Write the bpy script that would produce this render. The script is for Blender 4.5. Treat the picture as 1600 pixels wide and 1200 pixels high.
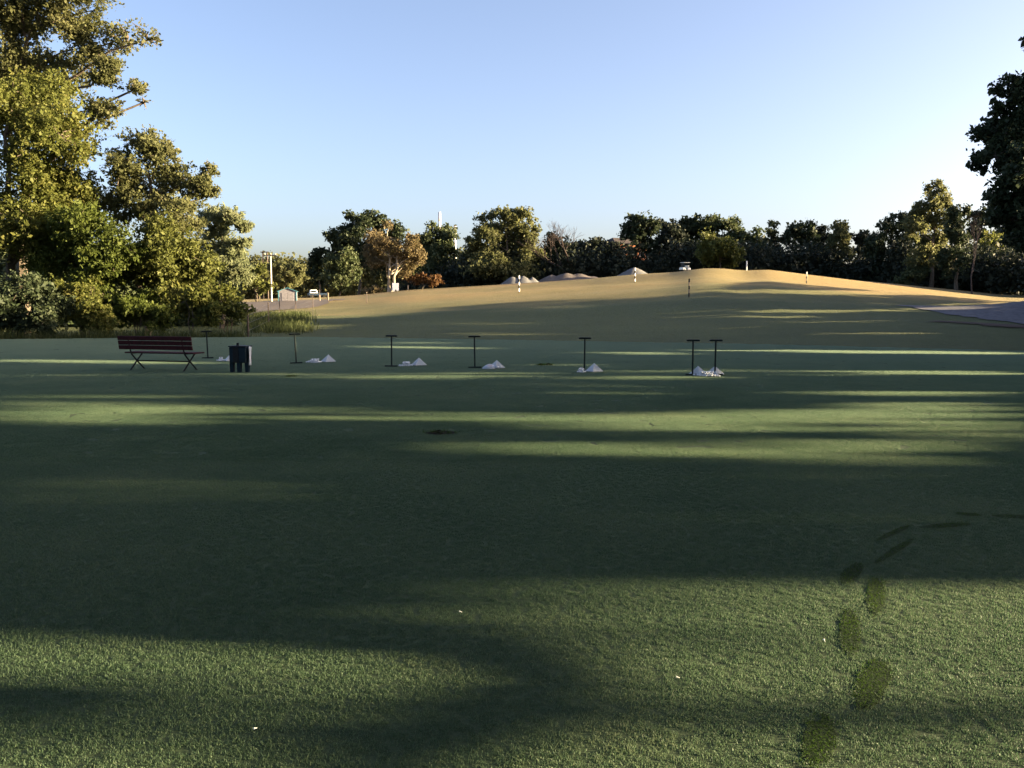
import bpy, math, random
import numpy as np
from mathutils import Vector

R = math.radians
SC = bpy.context.scene
COL = SC.collection
for o in list(bpy.data.objects):
    bpy.data.objects.remove(o)

# ------------------------------------------------------------------ camera
F = 1385.0                      # focal length in pixels of the 1600 px wide photograph
PITCH = 5.28
CAM_Z = 1.6
cam = bpy.data.cameras.new('camera')
cam.sensor_width = 36.0
cam.lens = F / 1600 * 36
cam.clip_start = 0.05
cam.clip_end = 6000
camo = bpy.data.objects.new('camera', cam)
camo.location = (0, 0, CAM_Z)
camo.rotation_euler = (R(90 - PITCH), 0, 0)
COL.objects.link(camo)
SC.camera = camo

# ------------------------------------------------------------------ sky, sun, exposure
SUN_EL, SUN_BACK = 8.5, 2.0     # the sun stands low over the right side, a touch behind the camera
SUN = Vector((math.cos(R(SUN_EL)) * math.cos(R(SUN_BACK)), -math.cos(R(SUN_EL)) * math.sin(R(SUN_BACK)), math.sin(R(SUN_EL))))
w = bpy.data.worlds.new('World')
SC.world = w
w.use_nodes = True
nt = w.node_tree
sky = nt.nodes.new('ShaderNodeTexSky')
sky.sky_type = 'NISHITA'
sky.sun_disc = False
sky.sun_elevation = R(SUN_EL)
sky.sun_rotation = R(90 + SUN_BACK)
sky.altitude = 0
sky.air_density = 0.6
sky.dust_density = 3.0
sky.ozone_density = 0.5
bg = nt.nodes['Background']
bg.inputs['Strength'].default_value = 0.058
wb = nt.nodes.new('ShaderNodeMix')          # the photograph's cool white balance
wb.data_type = 'RGBA'
wb.blend_type = 'MULTIPLY'
wb.inputs[0].default_value = 1.0
wb.inputs[7].default_value = (0.925, 0.915, 1.0, 1)
nt.links.new(sky.outputs[0], wb.inputs[6])
nt.links.new(wb.outputs[2], bg.inputs['Color'])
sl = bpy.data.lights.new('sun', 'SUN')
sl.energy = 5.0
sl.angle = R(0.53)
sl.color = (1.0, 0.785, 0.46)
so = bpy.data.objects.new('sun', sl)
so.rotation_euler = SUN.to_track_quat('Z', 'Y').to_euler()
so.location = (60, -5, 30)
COL.objects.link(so)
vs = SC.view_settings
vs.view_transform = 'Standard'
vs.look = 'None'
vs.gamma = 1
vs.use_curve_mapping = False
vs.exposure = 3.06
SC.cycles.max_bounces = 5
SC.cycles.diffuse_bounces = 3
SC.cycles.glossy_bounces = 2
SC.cycles.transmission_bounces = 3
SC.cycles.sample_clamp_indirect = 4.0

# ------------------------------------------------------------------ view geometry
ca, sa = math.cos(R(PITCH)), math.sin(R(PITCH))


def ray(px, py):
    u, v = (px - 800) / F, (600 - py) / F
    return np.array([u, ca + v * sa, -sa + v * ca])


def P(px, py, Y):
    d = ray(px, py)
    return np.array([0, 0, CAM_Z]) + d * (Y / d[1])


def G(px, py, z=0.0):
    d = ray(px, py)
    t = (z - CAM_Z) / d[2]
    return np.array([0, 0, CAM_Z]) + d * t


def project(p):
    x, y, z = p[:, 0], p[:, 1], p[:, 2] - CAM_Z
    dep = np.maximum(y * ca - z * sa, 0.01)
    up = y * sa + z * ca
    return 800 + F * x / dep, 600 - F * up / dep


def sstep(a, b, t):
    t = np.clip((t - a) / (b - a), 0, 1)
    return t * t * (3 - 2 * t)


# ------------------------------------------------------------------ terrain
EDGE_PX = [(-500, 528), (0, 530), (450, 526), (800, 531), (1200, 538), (1600, 548), (2100, 560)]
_e = np.array([G(*p)[:2] for p in EDGE_PX])
CREST_Y = 150.0
CREST_PX = [(-800, 476), (0, 472), (380, 468), (440, 466), (500, 465), (560, 461), (640, 453), (760, 446), (900, 437), (1000, 430), (1050, 427), (1075, 424),
            (1100, 421.5), (1130, 422.3), (1160, 426), (1180, 425.2), (1205, 424.5), (1230, 427.5), (1270, 431.5), (1300, 434), (1400, 443), (1480, 451),
            (1560, 459), (1640, 461), (2200, 463)]
_c = np.array([P(px, py, CREST_Y) for px, py in CREST_PX])


def edge_y(x):
    return np.interp(x, _e[:, 0], _e[:, 1])


def terrain(x, y):
    x, y = np.asarray(x, float), np.asarray(y, float)
    e = edge_y(x)
    zc = np.interp(x * CREST_Y / np.maximum(y, 60), _c[:, 0], _c[:, 2])
    t = np.clip((y - e) / (CREST_Y - e), 0, 1)
    low = -0.35 * sstep(0, 2.2, y - e)
    mid = low + (zc + 0.35) * (0.80 * t + 0.20 * sstep(0, 1, t))
    # long low swells on the range
    sw = sstep(6, 26, y - e) * (1 - sstep(128, 150, y))
    mid = mid + sw * (0.16 * np.sin(x * 0.055 + y * 0.02 + 1.0) * np.sin(y * 0.13 + x * 0.016) + 0.10 * np.sin(y * 0.31 + x * 0.05))
    mid = mid + 0.75 * np.exp(-((x - 31) / 17) ** 2 - ((y - 118) / 6.0) ** 2) + 0.35 * np.exp(-((x - 18) / 10) ** 2 - ((y - 128) / 5.0) ** 2)
    # bare mound at the right end of the range
    mid = mid + 1.5 * np.exp(-((x - 41) / 8.5) ** 2 - ((y - 62) / 7.0) ** 2)
    b = np.maximum(y - CREST_Y, 0)
    back = zc - np.minimum(0.0022 * b * b, 1.9 * (1 - np.exp(-b / 30)) + 0.2) * 1.25
    far = 1.2
    k = sstep(210, 330, y)
    back = back * (1 - k) + far * k
    z = np.where(y <= e, 0.0, np.where(y <= CREST_Y, mid, back))
    side = sstep(150, 260, np.abs(x))
    return z * (1 - side) + 0.4 * side * sstep(0, 10, y - e)


def on_range(px, Y):
    """point of the terrain in the picture column px at distance Y"""
    x = (px - 800) / F * Y
    for _ in range(6):
        z = float(terrain(x, Y))
        x = (px - 800) / F * (Y * ca - (z - CAM_Z) * sa)
    return np.array([x, Y, float(terrain(x, Y))])


def px_m(Y):
    return Y / F                # metres per photograph pixel at distance Y


# ------------------------------------------------------------------ sunlight reaching the ground between the crowns of the right-hand trees
BANDS = [  # x0, x1, y0, y1 (centre line), half height, strength
    (-60, 360, 632, 640, 7, .9), (-60, 330, 650, 656, 10, 1), (60, 300, 621, 625, 4, .6), (330, 620, 641, 650, 7, .6), (280, 500, 683, 690, 4, .6), (250, 420, 600, 604, 3, .35),
    (560, 720, 640, 650, 4, .5), (740, 1010, 654, 668, 9, 1), (600, 800, 655, 660, 4, .5), (960, 1500, 650, 652, 6, .9), (1000, 1350, 668, 672, 5, .8), (880, 1080, 660, 668, 4, .7),
    (1290, 1660, 640, 648, 13, 1), (1330, 1660, 664, 668, 6, .8), (1120, 1660, 704, 697, 9, 1), (1220, 1660, 714, 712, 5, .8), (640, 1190, 701, 708, 6, .75), (1380, 1660, 678, 682, 3, .8), (1010, 1250, 679, 680, 3, .7),
    (850, 1015, 601, 604, 2.5, 1), (885, 1020, 611, 616, 2.5, 1), (520, 800, 540, 546, 1.6, .9), (600, 720, 536, 537, 1.2, .8), (860, 1120, 551, 553, 1.6, .8),
    (980, 1250, 546, 548, 1.2, .6), (1330, 1660, 581, 584, 1.6, 1), (1150, 1660, 548, 553, 1.8, 1), (-60, 380, 563, 568, 2, .7), (800, 1000, 569, 570, 0.9, .6), (560, 700, 588, 590, 2, .5),
    (940, 1130, 590, 592, 1.5, .5), (520, 720, 768, 766, 7, .45), (80, 250, 842, 842, 9, .45), (-60, 420, 764, 770, 5, .08), (860, 1660, 742, 738, 4, .10), (180, 620, 720, 716, 2, .06), (800, 1300, 792, 798, 6, .06), (-60, 420, 880, 888, 8, .05), (1250, 1660, 613, 616, 2, .6), (480, 700, 606, 607, 2, .5),
    # range
    (620, 900, 503, 508, 1, .6), (960, 1250, 513, 511, 1, .6), (1250, 1500, 520, 521, 1, .6), (700, 1000, 521, 523, 1, .5), (1100, 1250, 474, 473, 1, .5), (1000, 1300, 502, 503, 0.8, .5),
    (1150, 1350, 486, 486.5, 2, 1), (1290, 1580, 487, 480, 2, 1), (1130, 1300, 495, 495, 1.2, .8), (540, 640, 519, 519, 1.5, .5), (590, 800, 493, 497, 2, .6),
    (1040, 1140, 485, 484, 1.2, .6), (820, 960, 481, 479, 1.0, .4), (1250, 1420, 502, 502, 1.2, .5), (1070, 1540, 454.5, 459, 2.8, 1), (1440, 1600, 476, 474, 1.2, .8),
]
HILL_BOUND = [(300, 470), (380, 520), (450, 521), (540, 510), (600, 498), (640, 490), (700, 480), (800, 472.5), (1000, 468), (1070, 460), (1110, 452), (1180, 440), (1215, 439.5), (1290, 444), (1340, 443), (1400, 446), (1500, 454), (1600, 460), (1700, 462)]


def lit(px, py):
    s = np.zeros_like(px)
    dep = np.radians(PITCH) + np.arctan((py - 600) / F)
    grow = np.where(py > 530, 0.36 * CAM_Z * F / (CAM_Z / np.tan(np.maximum(dep, 0.02))) ** 2, 1.0)   # half a leaf and the sun's half shadow
    for x0, x1, y0, y1, hh, st in BANDS:
        t = (px - x0) / (x1 - x0)
        yc = y0 + (y1 - y0) * np.clip(t, 0, 1)
        taper = np.clip(np.minimum(t, 1 - t) * 4, 0, 1)
        v = np.where((t > 0) & (t < 1) & (np.abs(py - yc) < grow * np.minimum(taper * 2, 1) + hh * (0.35 + 0.65 * taper)), st, 0)
        s = np.maximum(s, v)
    hb = np.interp(px, [p[0] for p in HILL_BOUND], [p[1] for p in HILL_BOUND])
    s = np.maximum(s, np.where((py < hb) & (px > 300), 1.0, 0))
    # foreground: the wide sunlit field at the feet of the camera, cut by the shadow of a curved bough
    top = np.interp(px, [-200, 0, 300, 520, 640, 900, 1600, 1800], [1000, 1000, 1005, 995, 940, 916, 928, 935])
    top = top - np.minimum(0.6 * grow, 20)
    fg = np.where(py > top, 1.0, 0)
    fg = np.where((py > top) & (px < 260), 0.75, fg)
    fg = np.where(((px - 40) / 190) ** 2 + ((py - 1095) / 26) ** 2 < 1, 0.1, fg)
    fg = np.where((px > 860) & (py > np.interp(px, [860, 1000, 1200, 1400, 1600], [1160, 1130, 1112, 1090, 1075]) + 6 * np.sin(px * 0.021)), np.minimum(fg, 0.6), fg)
    fg = np.where((px > 1150) & (py > 1150), 0.8, fg)
    s = np.maximum(s, fg)
    return np.where((px < np.where(py > 880, -1300, -150)) | (px > np.where(py > 880, 2900, 1750)), 0, s)


def landing(c):
    """where the shadow of the points c falls on the terrain"""
    t = (c[:, 2] - 0) / SUN.z
    for _ in range(8):
        x, y = c[:, 0] - SUN.x * t, c[:, 1] - SUN.y * t
        t = 0.5 * t + 0.5 * (c[:, 2] - terrain(x, y)) / SUN.z
    x, y = c[:, 0] - SUN.x * t, c[:, 1] - SUN.y * t
    return np.stack([x, y, terrain(x, y)], 1)


# ------------------------------------------------------------------ materials
def new_mat(name):
    m = bpy.data.materials.new(name)
    m.use_nodes = True
    n = m.node_tree.nodes
    return m, n, m.node_tree.links, n['Principled BSDF']


def simple(name, col, rough=0.6, metal=0.0, var=0.15, scale=8.0, bump=0.0):
    m, n, l, b = new_mat(name)
    b.inputs['Roughness'].default_value = rough
    b.inputs['Metallic'].default_value = metal
    tc = n.new('ShaderNodeTexCoord')
    tx = n.new('ShaderNodeTexNoise')
    tx.inputs['Scale'].default_value = scale
    tx.inputs['Detail'].default_value = 5
    l.new(tc.outputs['Object'], tx.inputs['Vector'])
    b.inputs['Specular IOR Level'].default_value = 0.2
    r = n.new('ShaderNodeValToRGB')
    r.color_ramp.elements[0].position = 0.3
    r.color_ramp.elements[1].position = 0.72
    r.color_ramp.elements[0].color = (*[c * (1 - var) for c in col], 1)
    r.color_ramp.elements[1].color = (*[min(1, c * (1 + var)) for c in col], 1)
    l.new(tx.outputs['Fac'], r.inputs[0])
    l.new(r.outputs[0], b.inputs['Base Color'])
    if bump:
        bp = n.new('ShaderNodeBump')
        bp.inputs['Strength'].default_value = bump
        bp.inputs['Distance'].default_value = 0.03
        l.new(tx.outputs['Fac'], bp.inputs['Height'])
        l.new(bp.outputs[0], b.inputs['Normal'])
    return m


def leaf_mat(name, cols, trans=0.35, rough=0.6, spec=0.15, dew=None):
    """foliage: every leaf draws its own tint from the list"""
    m, n, l, b = new_mat(name)
    g = n.new('ShaderNodeNewGeometry')
    r = n.new('ShaderNodeValToRGB')
    el = r.color_ramp.elements
    while len(el) < len(cols):
        el.new(0.5)
    for i, c in enumerate(cols):
        el[i].position = i / max(1, len(cols) - 1)
        el[i].color = (*c, 1)
    tx = n.new('ShaderNodeTexNoise')
    tx.inputs['Scale'].default_value = 0.45
    tx.inputs['Detail'].default_value = 5
    tx.inputs['Roughness'].default_value = 0.65
    l.new(g.outputs['Position'], tx.inputs['Vector'])
    mx = n.new('ShaderNodeMath')
    mx.operation = 'MULTIPLY_ADD'
    mx.inputs[1].default_value = 0.6
    l.new(g.outputs['Random Per Island'], mx.inputs[0])
    m2 = n.new('ShaderNodeMath')
    m2.operation = 'MULTIPLY_ADD'
    m2.inputs[1].default_value = 1.6
    m2.inputs[2].default_value = -0.6
    l.new(tx.outputs['Fac'], m2.inputs[0])
    l.new(m2.outputs[0], mx.inputs[2])
    l.new(mx.outputs[0], r.inputs[0])
    col = r.outputs[0]
    if dew:         # blades painted paler with distance, standing in for sheen at grazing view
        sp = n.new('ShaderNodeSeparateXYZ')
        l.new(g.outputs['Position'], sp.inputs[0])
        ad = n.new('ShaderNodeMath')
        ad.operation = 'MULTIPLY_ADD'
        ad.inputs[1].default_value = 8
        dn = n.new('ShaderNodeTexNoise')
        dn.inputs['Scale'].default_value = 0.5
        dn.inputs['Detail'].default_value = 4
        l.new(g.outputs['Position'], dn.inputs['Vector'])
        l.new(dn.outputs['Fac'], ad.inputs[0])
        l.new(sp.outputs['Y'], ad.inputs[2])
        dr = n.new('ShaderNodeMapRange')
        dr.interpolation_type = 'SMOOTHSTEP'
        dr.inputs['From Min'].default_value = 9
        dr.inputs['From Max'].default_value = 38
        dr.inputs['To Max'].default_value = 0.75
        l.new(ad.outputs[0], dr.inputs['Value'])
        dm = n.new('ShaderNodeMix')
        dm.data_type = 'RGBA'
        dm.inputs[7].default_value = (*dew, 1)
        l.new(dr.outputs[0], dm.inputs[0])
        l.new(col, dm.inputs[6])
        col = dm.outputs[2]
    b.inputs['Roughness'].default_value = rough
    b.inputs['Specular IOR Level'].default_value = spec
    l.new(col, b.inputs['Base Color'])
    t = n.new('ShaderNodeBsdfTranslucent')
    hs = n.new('ShaderNodeHueSaturation')
    hs.inputs['Value'].default_value = 1.25
    l.new(col, hs.inputs['Color'])
    l.new(hs.outputs[0], t.inputs['Color'])
    ms = n.new('ShaderNodeMixShader')
    ms.inputs[0].default_value = trans
    l.new(b.outputs[0], ms.inputs[1])
    l.new(t.outputs[0], ms.inputs[2])
    l.new(ms.outputs[0], n['Material Output'].inputs['Surface'])
    return m


def grass_sheet(name, c_dark, c_mid, c_light, scale, bump, bumpd, rough=0.7, warm=None, green=None):
    m, n, l, b = new_mat(name)
    g = n.new('ShaderNodeNewGeometry')
    big = n.new('ShaderNodeTexNoise')
    big.inputs['Scale'].default_value = scale[0]
    big.inputs['Detail'].default_value = 6
    big.inputs['Roughness'].default_value = 0.65
    fine = n.new('ShaderNodeTexNoise')
    fine.inputs['Scale'].default_value = scale[1]
    fine.inputs['Detail'].default_value = 8
    fine.inputs['Roughness'].default_value = 0.7
    for t in (big, fine):
        l.new(g.outputs['Position'], t.inputs['Vector'])
    mx = n.new('ShaderNodeMath')
    mx.operation = 'MULTIPLY_ADD'
    mx.inputs[1].default_value = 0.55
    l.new(fine.outputs['Fac'], mx.inputs[0])
    m2 = n.new('ShaderNodeMath')
    m2.operation = 'MULTIPLY'
    m2.inputs[1].default_value = 0.45
    l.new(big.outputs['Fac'], m2.inputs[0])
    l.new(m2.outputs[0], mx.inputs[2])
    r = n.new('ShaderNodeValToRGB')
    r.color_ramp.elements.new(0.5)
    for e, p, c in zip(r.color_ramp.elements, (0.34, 0.5, 0.68), (c_dark, c_mid, c_light)):
        e.position = p
        e.color = (*c, 1)
    l.new(mx.outputs[0], r.inputs[0])
    col = r.outputs[0]
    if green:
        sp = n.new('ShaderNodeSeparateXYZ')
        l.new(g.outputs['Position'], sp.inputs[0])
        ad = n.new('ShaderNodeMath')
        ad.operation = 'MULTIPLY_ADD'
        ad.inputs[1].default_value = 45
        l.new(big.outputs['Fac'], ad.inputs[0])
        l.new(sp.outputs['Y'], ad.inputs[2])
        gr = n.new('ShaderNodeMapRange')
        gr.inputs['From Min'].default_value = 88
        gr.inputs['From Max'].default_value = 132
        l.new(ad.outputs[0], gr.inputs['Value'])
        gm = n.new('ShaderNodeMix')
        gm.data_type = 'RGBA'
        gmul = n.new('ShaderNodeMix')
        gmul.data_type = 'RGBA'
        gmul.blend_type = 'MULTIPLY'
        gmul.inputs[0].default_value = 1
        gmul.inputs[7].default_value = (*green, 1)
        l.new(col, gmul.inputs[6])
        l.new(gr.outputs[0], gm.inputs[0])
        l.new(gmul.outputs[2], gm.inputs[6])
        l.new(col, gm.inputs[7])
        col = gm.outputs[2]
    if warm:
        wn = n.new('ShaderNodeTexNoise')
        wn.inputs['Scale'].default_value = 0.035
        wn.inputs['Detail'].default_value = 4
        l.new(g.outputs['Position'], wn.inputs['Vector'])
        wr = n.new('ShaderNodeMapRange')
        wr.inputs['From Min'].default_value = 0.45
        wr.inputs['From Max'].default_value = 0.62
        l.new(wn.outputs['Fac'], wr.inputs['Value'])
        mc = n.new('ShaderNodeMix')
        mc.data_type = 'RGBA'
        mc.inputs[7].default_value = (*warm, 1)
        wm = n.new('ShaderNodeMath')
        wm.operation = 'MULTIPLY'
        wm.inputs[1].default_value = 1
        l.new(wr.outputs[0], wm.inputs[0])
        if green:
            l.new(gr.outputs[0], wm.inputs[1])
        l.new(wm.outputs[0], mc.inputs[0])
        l.new(col, mc.inputs[6])
        col = mc.outputs[2]
    l.new(col, b.inputs['Base Color'])
    b.inputs['Roughness'].default_value = rough
    b.inputs['Specular IOR Level'].default_value = 0.25
    bp = n.new('ShaderNodeBump')
    bp.inputs['Strength'].default_value = bump
    bp.inputs['Distance'].default_value = bumpd
    l.new(fine.outputs['Fac'], bp.inputs['Height'])
    l.new(bp.outputs[0], b.inputs['Normal'])
    return m


M = {}
M['tee'] = grass_sheet('dewy_turf', (0.030, 0.050, 0.022), (0.045, 0.070, 0.032), (0.07, 0.095, 0.048), (0.35, 90), 0.5, 0.01, 0.95)
M['wetturf'] = simple('wet_trodden_turf', (0.009, 0.024, 0.002), 0.95, 0, 0.4, 90, 0.3)
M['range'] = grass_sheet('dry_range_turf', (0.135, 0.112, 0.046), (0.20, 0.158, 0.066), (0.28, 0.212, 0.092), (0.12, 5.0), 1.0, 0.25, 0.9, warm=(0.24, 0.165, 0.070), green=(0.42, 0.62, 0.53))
M['ground'] = grass_sheet('far_field', (0.04, 0.05, 0.025), (0.07, 0.075, 0.035), (0.11, 0.1, 0.05), (0.05, 0.8), 0.6, 0.2, 0.9)
M['gravel'] = simple('pinkish_gravel', (0.13, 0.105, 0.088), 0.9, 0, 0.3, 6, 0.6)
M['moundgravel'] = simple('blue_grey_gravel', (0.115, 0.11, 0.125), 0.95, 0, 0.35, 3, 0.8)
M['redearth'] = simple('red_brown_bare_earth', (0.055, 0.035, 0.026), 0.95, 0, 0.4, 1.5, 0.8)
M['sand'] = simple('pale_sand', (0.12, 0.118, 0.12), 0.95, 0, 0.12, 1.5, 0.5)
M['earth'] = simple('grey_earth', (0.11, 0.092, 0.085), 0.95, 0, 0.2, 1.2, 0.6)
M['bark'] = simple('grey_brown_bark', (0.10, 0.08, 0.06), 0.9, 0, 0.4, 6, 0.8)
M['palebark'] = simple('pale_bark', (0.30, 0.25, 0.19), 0.9, 0, 0.3, 6, 0.6)
M['barebark'] = simple('bare_grey_bark', (0.06, 0.045, 0.04), 0.9, 0, 0.3, 6, 0.5)
M['benchwood'] = simple('dark_red_stained_wood', (0.045, 0.007, 0.009), 0.7, 0, 0.4, 14, 0.3)
M['benchiron'] = simple('black_iron', (0.012, 0.012, 0.013), 0.45, 0.3, 0.3, 30)
M['rack'] = simple('dark_green_painted_steel', (0.010, 0.016, 0.015), 0.45, 0.2, 0.3, 30)
M['ball'] = simple('white_ball', (0.62, 0.64, 0.67), 0.4, 0, 0.04, 40)
M['bag'] = simple('white_sack_cloth', (0.55, 0.56, 0.60), 0.8, 0, 0.1, 12, 0.3)
M['redprint'] = simple('faded_red_print', (0.45, 0.12, 0.10), 0.8, 0, 0.2, 20)
M['teal'] = simple('dark_teal_plastic', (0.004, 0.016, 0.026), 0.6, 0, 0.25, 6)
M['blackplastic'] = simple('black_plastic', (0.008, 0.009, 0.011), 0.5, 0, 0.3, 10)
M['towel'] = simple('white_towelling', (0.70, 0.71, 0.73), 0.95, 0, 0.08, 40, 0.5)
M['white'] = simple('white_paint', (0.80, 0.79, 0.76), 0.5, 0, 0.05, 6)
M['black'] = simple('black_paint', (0.012, 0.012, 0.012), 0.5, 0, 0.2, 6)
M['wood'] = simple('weathered_wood', (0.28, 0.22, 0.16), 0.85, 0, 0.3, 9, 0.4)
M['polewhite'] = simple('pale_pole', (0.42, 0.39, 0.34), 0.7, 0, 0.12, 5)
M['poledark'] = simple('creosoted_pole', (0.09, 0.07, 0.06), 0.85, 0, 0.3, 5)
M['wire'] = simple('galvanised_wire', (0.12, 0.12, 0.12), 0.5, 0.7, 0.2, 8)
M['shedwall'] = simple('pale_grey_siding', (0.17, 0.16, 0.175), 0.8, 0, 0.1, 3)
M['shedroof'] = simple('teal_roof_sheet', (0.08, 0.24, 0.30), 0.6, 0.1, 0.12, 3)
M['bluepaint'] = simple('dark_blue_car_paint', (0.02, 0.035, 0.06), 0.5, 0.1, 0.1, 3)
M['glass'] = simple('dark_glass', (0.02, 0.025, 0.03), 0.08, 0, 0.1, 3)
M['rubber'] = simple('rubber', (0.015, 0.015, 0.015), 0.8, 0, 0.1, 10)
M['brick'] = simple('orange_brick', (0.30, 0.12, 0.06), 0.85, 0, 0.25, 2, 0.3)
M['roofdark'] = simple('dark_shingle', (0.05, 0.04, 0.04), 0.85, 0, 0.2, 3)
M['stack'] = simple('pale_concrete_stack', (0.78, 0.74, 0.70), 0.8, 0, 0.05, 0.3)
M['stackred'] = simple('faded_red_band', (0.70, 0.60, 0.56), 0.8, 0, 0.1, 0.3)
M['soil'] = simple('dark_soil', (0.018, 0.013, 0.009), 0.95, 0, 0.4, 40, 0.8)
M['cartcream'] = simple('cream_cart_body', (0.80, 0.77, 0.68), 0.3, 0, 0.04, 3)
# foliage
M['blade'] = leaf_mat('dewy_grass_blades', [(0.043, 0.084, 0.043), (0.065, 0.118, 0.060), (0.096, 0.150, 0.080), (0.165, 0.200, 0.110)], 0.36, 0.55, 0.35, dew=(0.195, 0.262, 0.195))  # dew argument: pale tone painted into the far blades as grazing sheen
M['pressed'] = leaf_mat('pressed_wet_grass', [(0.010, 0.030, 0.002), (0.034, 0.074, 0.003), (0.080, 0.145, 0.006)], 0.3, 0.8, 0.05)
M['olive'] = leaf_mat('olive_leaves', [(0.058, 0.070, 0.018), (0.088, 0.102, 0.025), (0.120, 0.128, 0.034), (0.150, 0.140, 0.045)], 0.5)
M['green'] = leaf_mat('fresh_green_leaves', [(0.050, 0.068, 0.016), (0.078, 0.100, 0.022), (0.11, 0.13, 0.032)], 0.5)
M['greyolive'] = leaf_mat('grey_olive_leaves', [(0.068, 0.076, 0.030), (0.100, 0.106, 0.044), (0.140, 0.138, 0.066)], 0.5)
M['pale'] = leaf_mat('pale_willow_leaves', [(0.10, 0.12, 0.06), (0.15, 0.17, 0.09), (0.20, 0.21, 0.12)], 0.5)
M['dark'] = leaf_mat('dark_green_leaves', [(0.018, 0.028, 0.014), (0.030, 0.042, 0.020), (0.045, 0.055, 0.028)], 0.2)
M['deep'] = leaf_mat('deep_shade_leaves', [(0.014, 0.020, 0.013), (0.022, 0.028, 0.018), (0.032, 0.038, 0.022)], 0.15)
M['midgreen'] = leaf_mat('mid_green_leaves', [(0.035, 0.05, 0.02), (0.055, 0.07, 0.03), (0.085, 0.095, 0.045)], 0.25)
M['brown'] = leaf_mat('brown_autumn_leaves', [(0.085, 0.062, 0.032), (0.115, 0.088, 0.044), (0.14, 0.112, 0.058), (0.095, 0.092, 0.042)], 0.3)
M['yellow'] = leaf_mat('yellow_green_leaves', [(0.052, 0.062, 0.016), (0.078, 0.088, 0.022), (0.105, 0.11, 0.032)], 0.3)
M['rust'] = leaf_mat('rusty_leaves', [(0.06, 0.03, 0.015), (0.10, 0.05, 0.02), (0.14, 0.08, 0.03)], 0.25)
M['weeds'] = leaf_mat('tall_weeds', [(0.03, 0.042, 0.013), (0.05, 0.064, 0.02), (0.075, 0.085, 0.03)], 0.3)


# ------------------------------------------------------------------ mesh helpers
class MB:
    """collects shapes; build() links them as ONE mesh object"""

    def __init__(self):
        self.v, self.f = [], []

    def add(self, v, f):
        o = len(self.v)
        self.v += [tuple(map(float, p)) for p in v]
        self.f += [tuple(o + i for i in q) for q in f]
        return self

    def box(self, c, s, rz=0.0, taper=1.0, ry=0.0, rx=0.0):
        x, y, z = s[0] / 2, s[1] / 2, s[2] / 2
        p = np.array([(-x, -y, -z), (x, -y, -z), (x, y, -z), (-x, y, -z), (-x * taper, -y * taper, z), (x * taper, -y * taper, z), (x * taper, y * taper, z), (-x * taper, y * taper, z)])
        if rx:
            cr, sr = math.cos(rx), math.sin(rx)
            p = p @ np.array([[1, 0, 0], [0, cr, sr], [0, -sr, cr]])
        if ry:
            cr, sr = math.cos(ry), math.sin(ry)
            p = p @ np.array([[cr, 0, -sr], [0, 1, 0], [sr, 0, cr]])
        cr, sr = math.cos(rz), math.sin(rz)
        p = p @ np.array([[cr, sr, 0], [-sr, cr, 0], [0, 0, 1]])
        return self.add(p + np.array(c), [(0, 3, 2, 1), (4, 5, 6, 7), (0, 1, 5, 4), (1, 2, 6, 5), (2, 3, 7, 6), (3, 0, 4, 7)])

    def tube(self, pts, rad, n=6):
        pts = [np.array(p, float) for p in pts]
        v, f = [], []
        for i, p in enumerate(pts):
            t = pts[min(i + 1, len(pts) - 1)] - pts[max(i - 1, 0)]
            t = t / (np.linalg.norm(t) + 1e-9)
            a = np.array([1, 0, 0]) if abs(t[0]) < 0.8 else np.array([0, 1, 0])
            u = np.cross(t, a)
            u /= np.linalg.norm(u)
            q = np.cross(t, u)
            r = rad[i] if hasattr(rad, '__len__') else rad
            for k in range(n):
                an = 2 * math.pi * k / n
                v.append(p + r * (math.cos(an) * u + math.sin(an) * q))
        for i in range(len(pts) - 1):
            for k in range(n):
                f.append((i * n + k, i * n + (k + 1) % n, (i + 1) * n + (k + 1) % n, (i + 1) * n + k))
        f.append(tuple(range(n))[::-1])
        f.append(tuple((len(pts) - 1) * n + k for k in range(n)))
        return self.add(v, f)

    def lathe(self, c, prof, n=16):
        """prof: (radius, z) from the bottom up"""
        v, f = [], []
        for r, z in prof:
            for k in range(n):
                an = 2 * math.pi * k / n
                v.append((c[0] + r * math.cos(an), c[1] + r * math.sin(an), c[2] + z))
        for i in range(len(prof) - 1):
            for k in range(n):
                f.append((i * n + k, i * n + (k + 1) % n, (i + 1) * n + (k + 1) % n, (i + 1) * n + k))
        f.append(tuple(range(n))[::-1])
        f.append(tuple((len(prof) - 1) * n + k for k in range(n)))
        return self.add(v, f)

    def build(self, name, mat, parent=None, smooth=False, bevel=0.0):
        me = bpy.data.meshes.new(name)
        me.from_pydata(self.v, [], self.f)
        me.materials.append(mat)
        if smooth:
            me.polygons.foreach_set('use_smooth', [True] * len(me.polygons))
        me.update()
        o = bpy.data.objects.new(name, me)
        COL.objects.link(o)
        if parent:
            o.parent = parent
        if bevel:
            b = o.modifiers.new('bevel', 'BEVEL')
            b.width = bevel
            b.segments = 2
            b.limit_method = 'ANGLE'
        return o


def quads(name, V, mat, parent=None, local=None):
    """V: (n,4,3) array of leaf corners"""
    n = len(V)
    if local is not None:
        V = V - np.asarray(local)
    me = bpy.data.meshes.new(name)
    me.vertices.add(n * 4)
    me.vertices.foreach_set('co', V.reshape(-1).astype(np.float32))
    me.loops.add(n * 4)
    me.loops.foreach_set('vertex_index', np.arange(n * 4, dtype=np.int32))
    me.polygons.add(n)
    me.polygons.foreach_set('loop_start', np.arange(0, n * 4, 4, dtype=np.int32))
    me.update(calc_edges=True)
    me.materials.append(mat)
    o = bpy.data.objects.new(name, me)
    COL.objects.link(o)
    if parent:
        o.parent = parent
    return o


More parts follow.
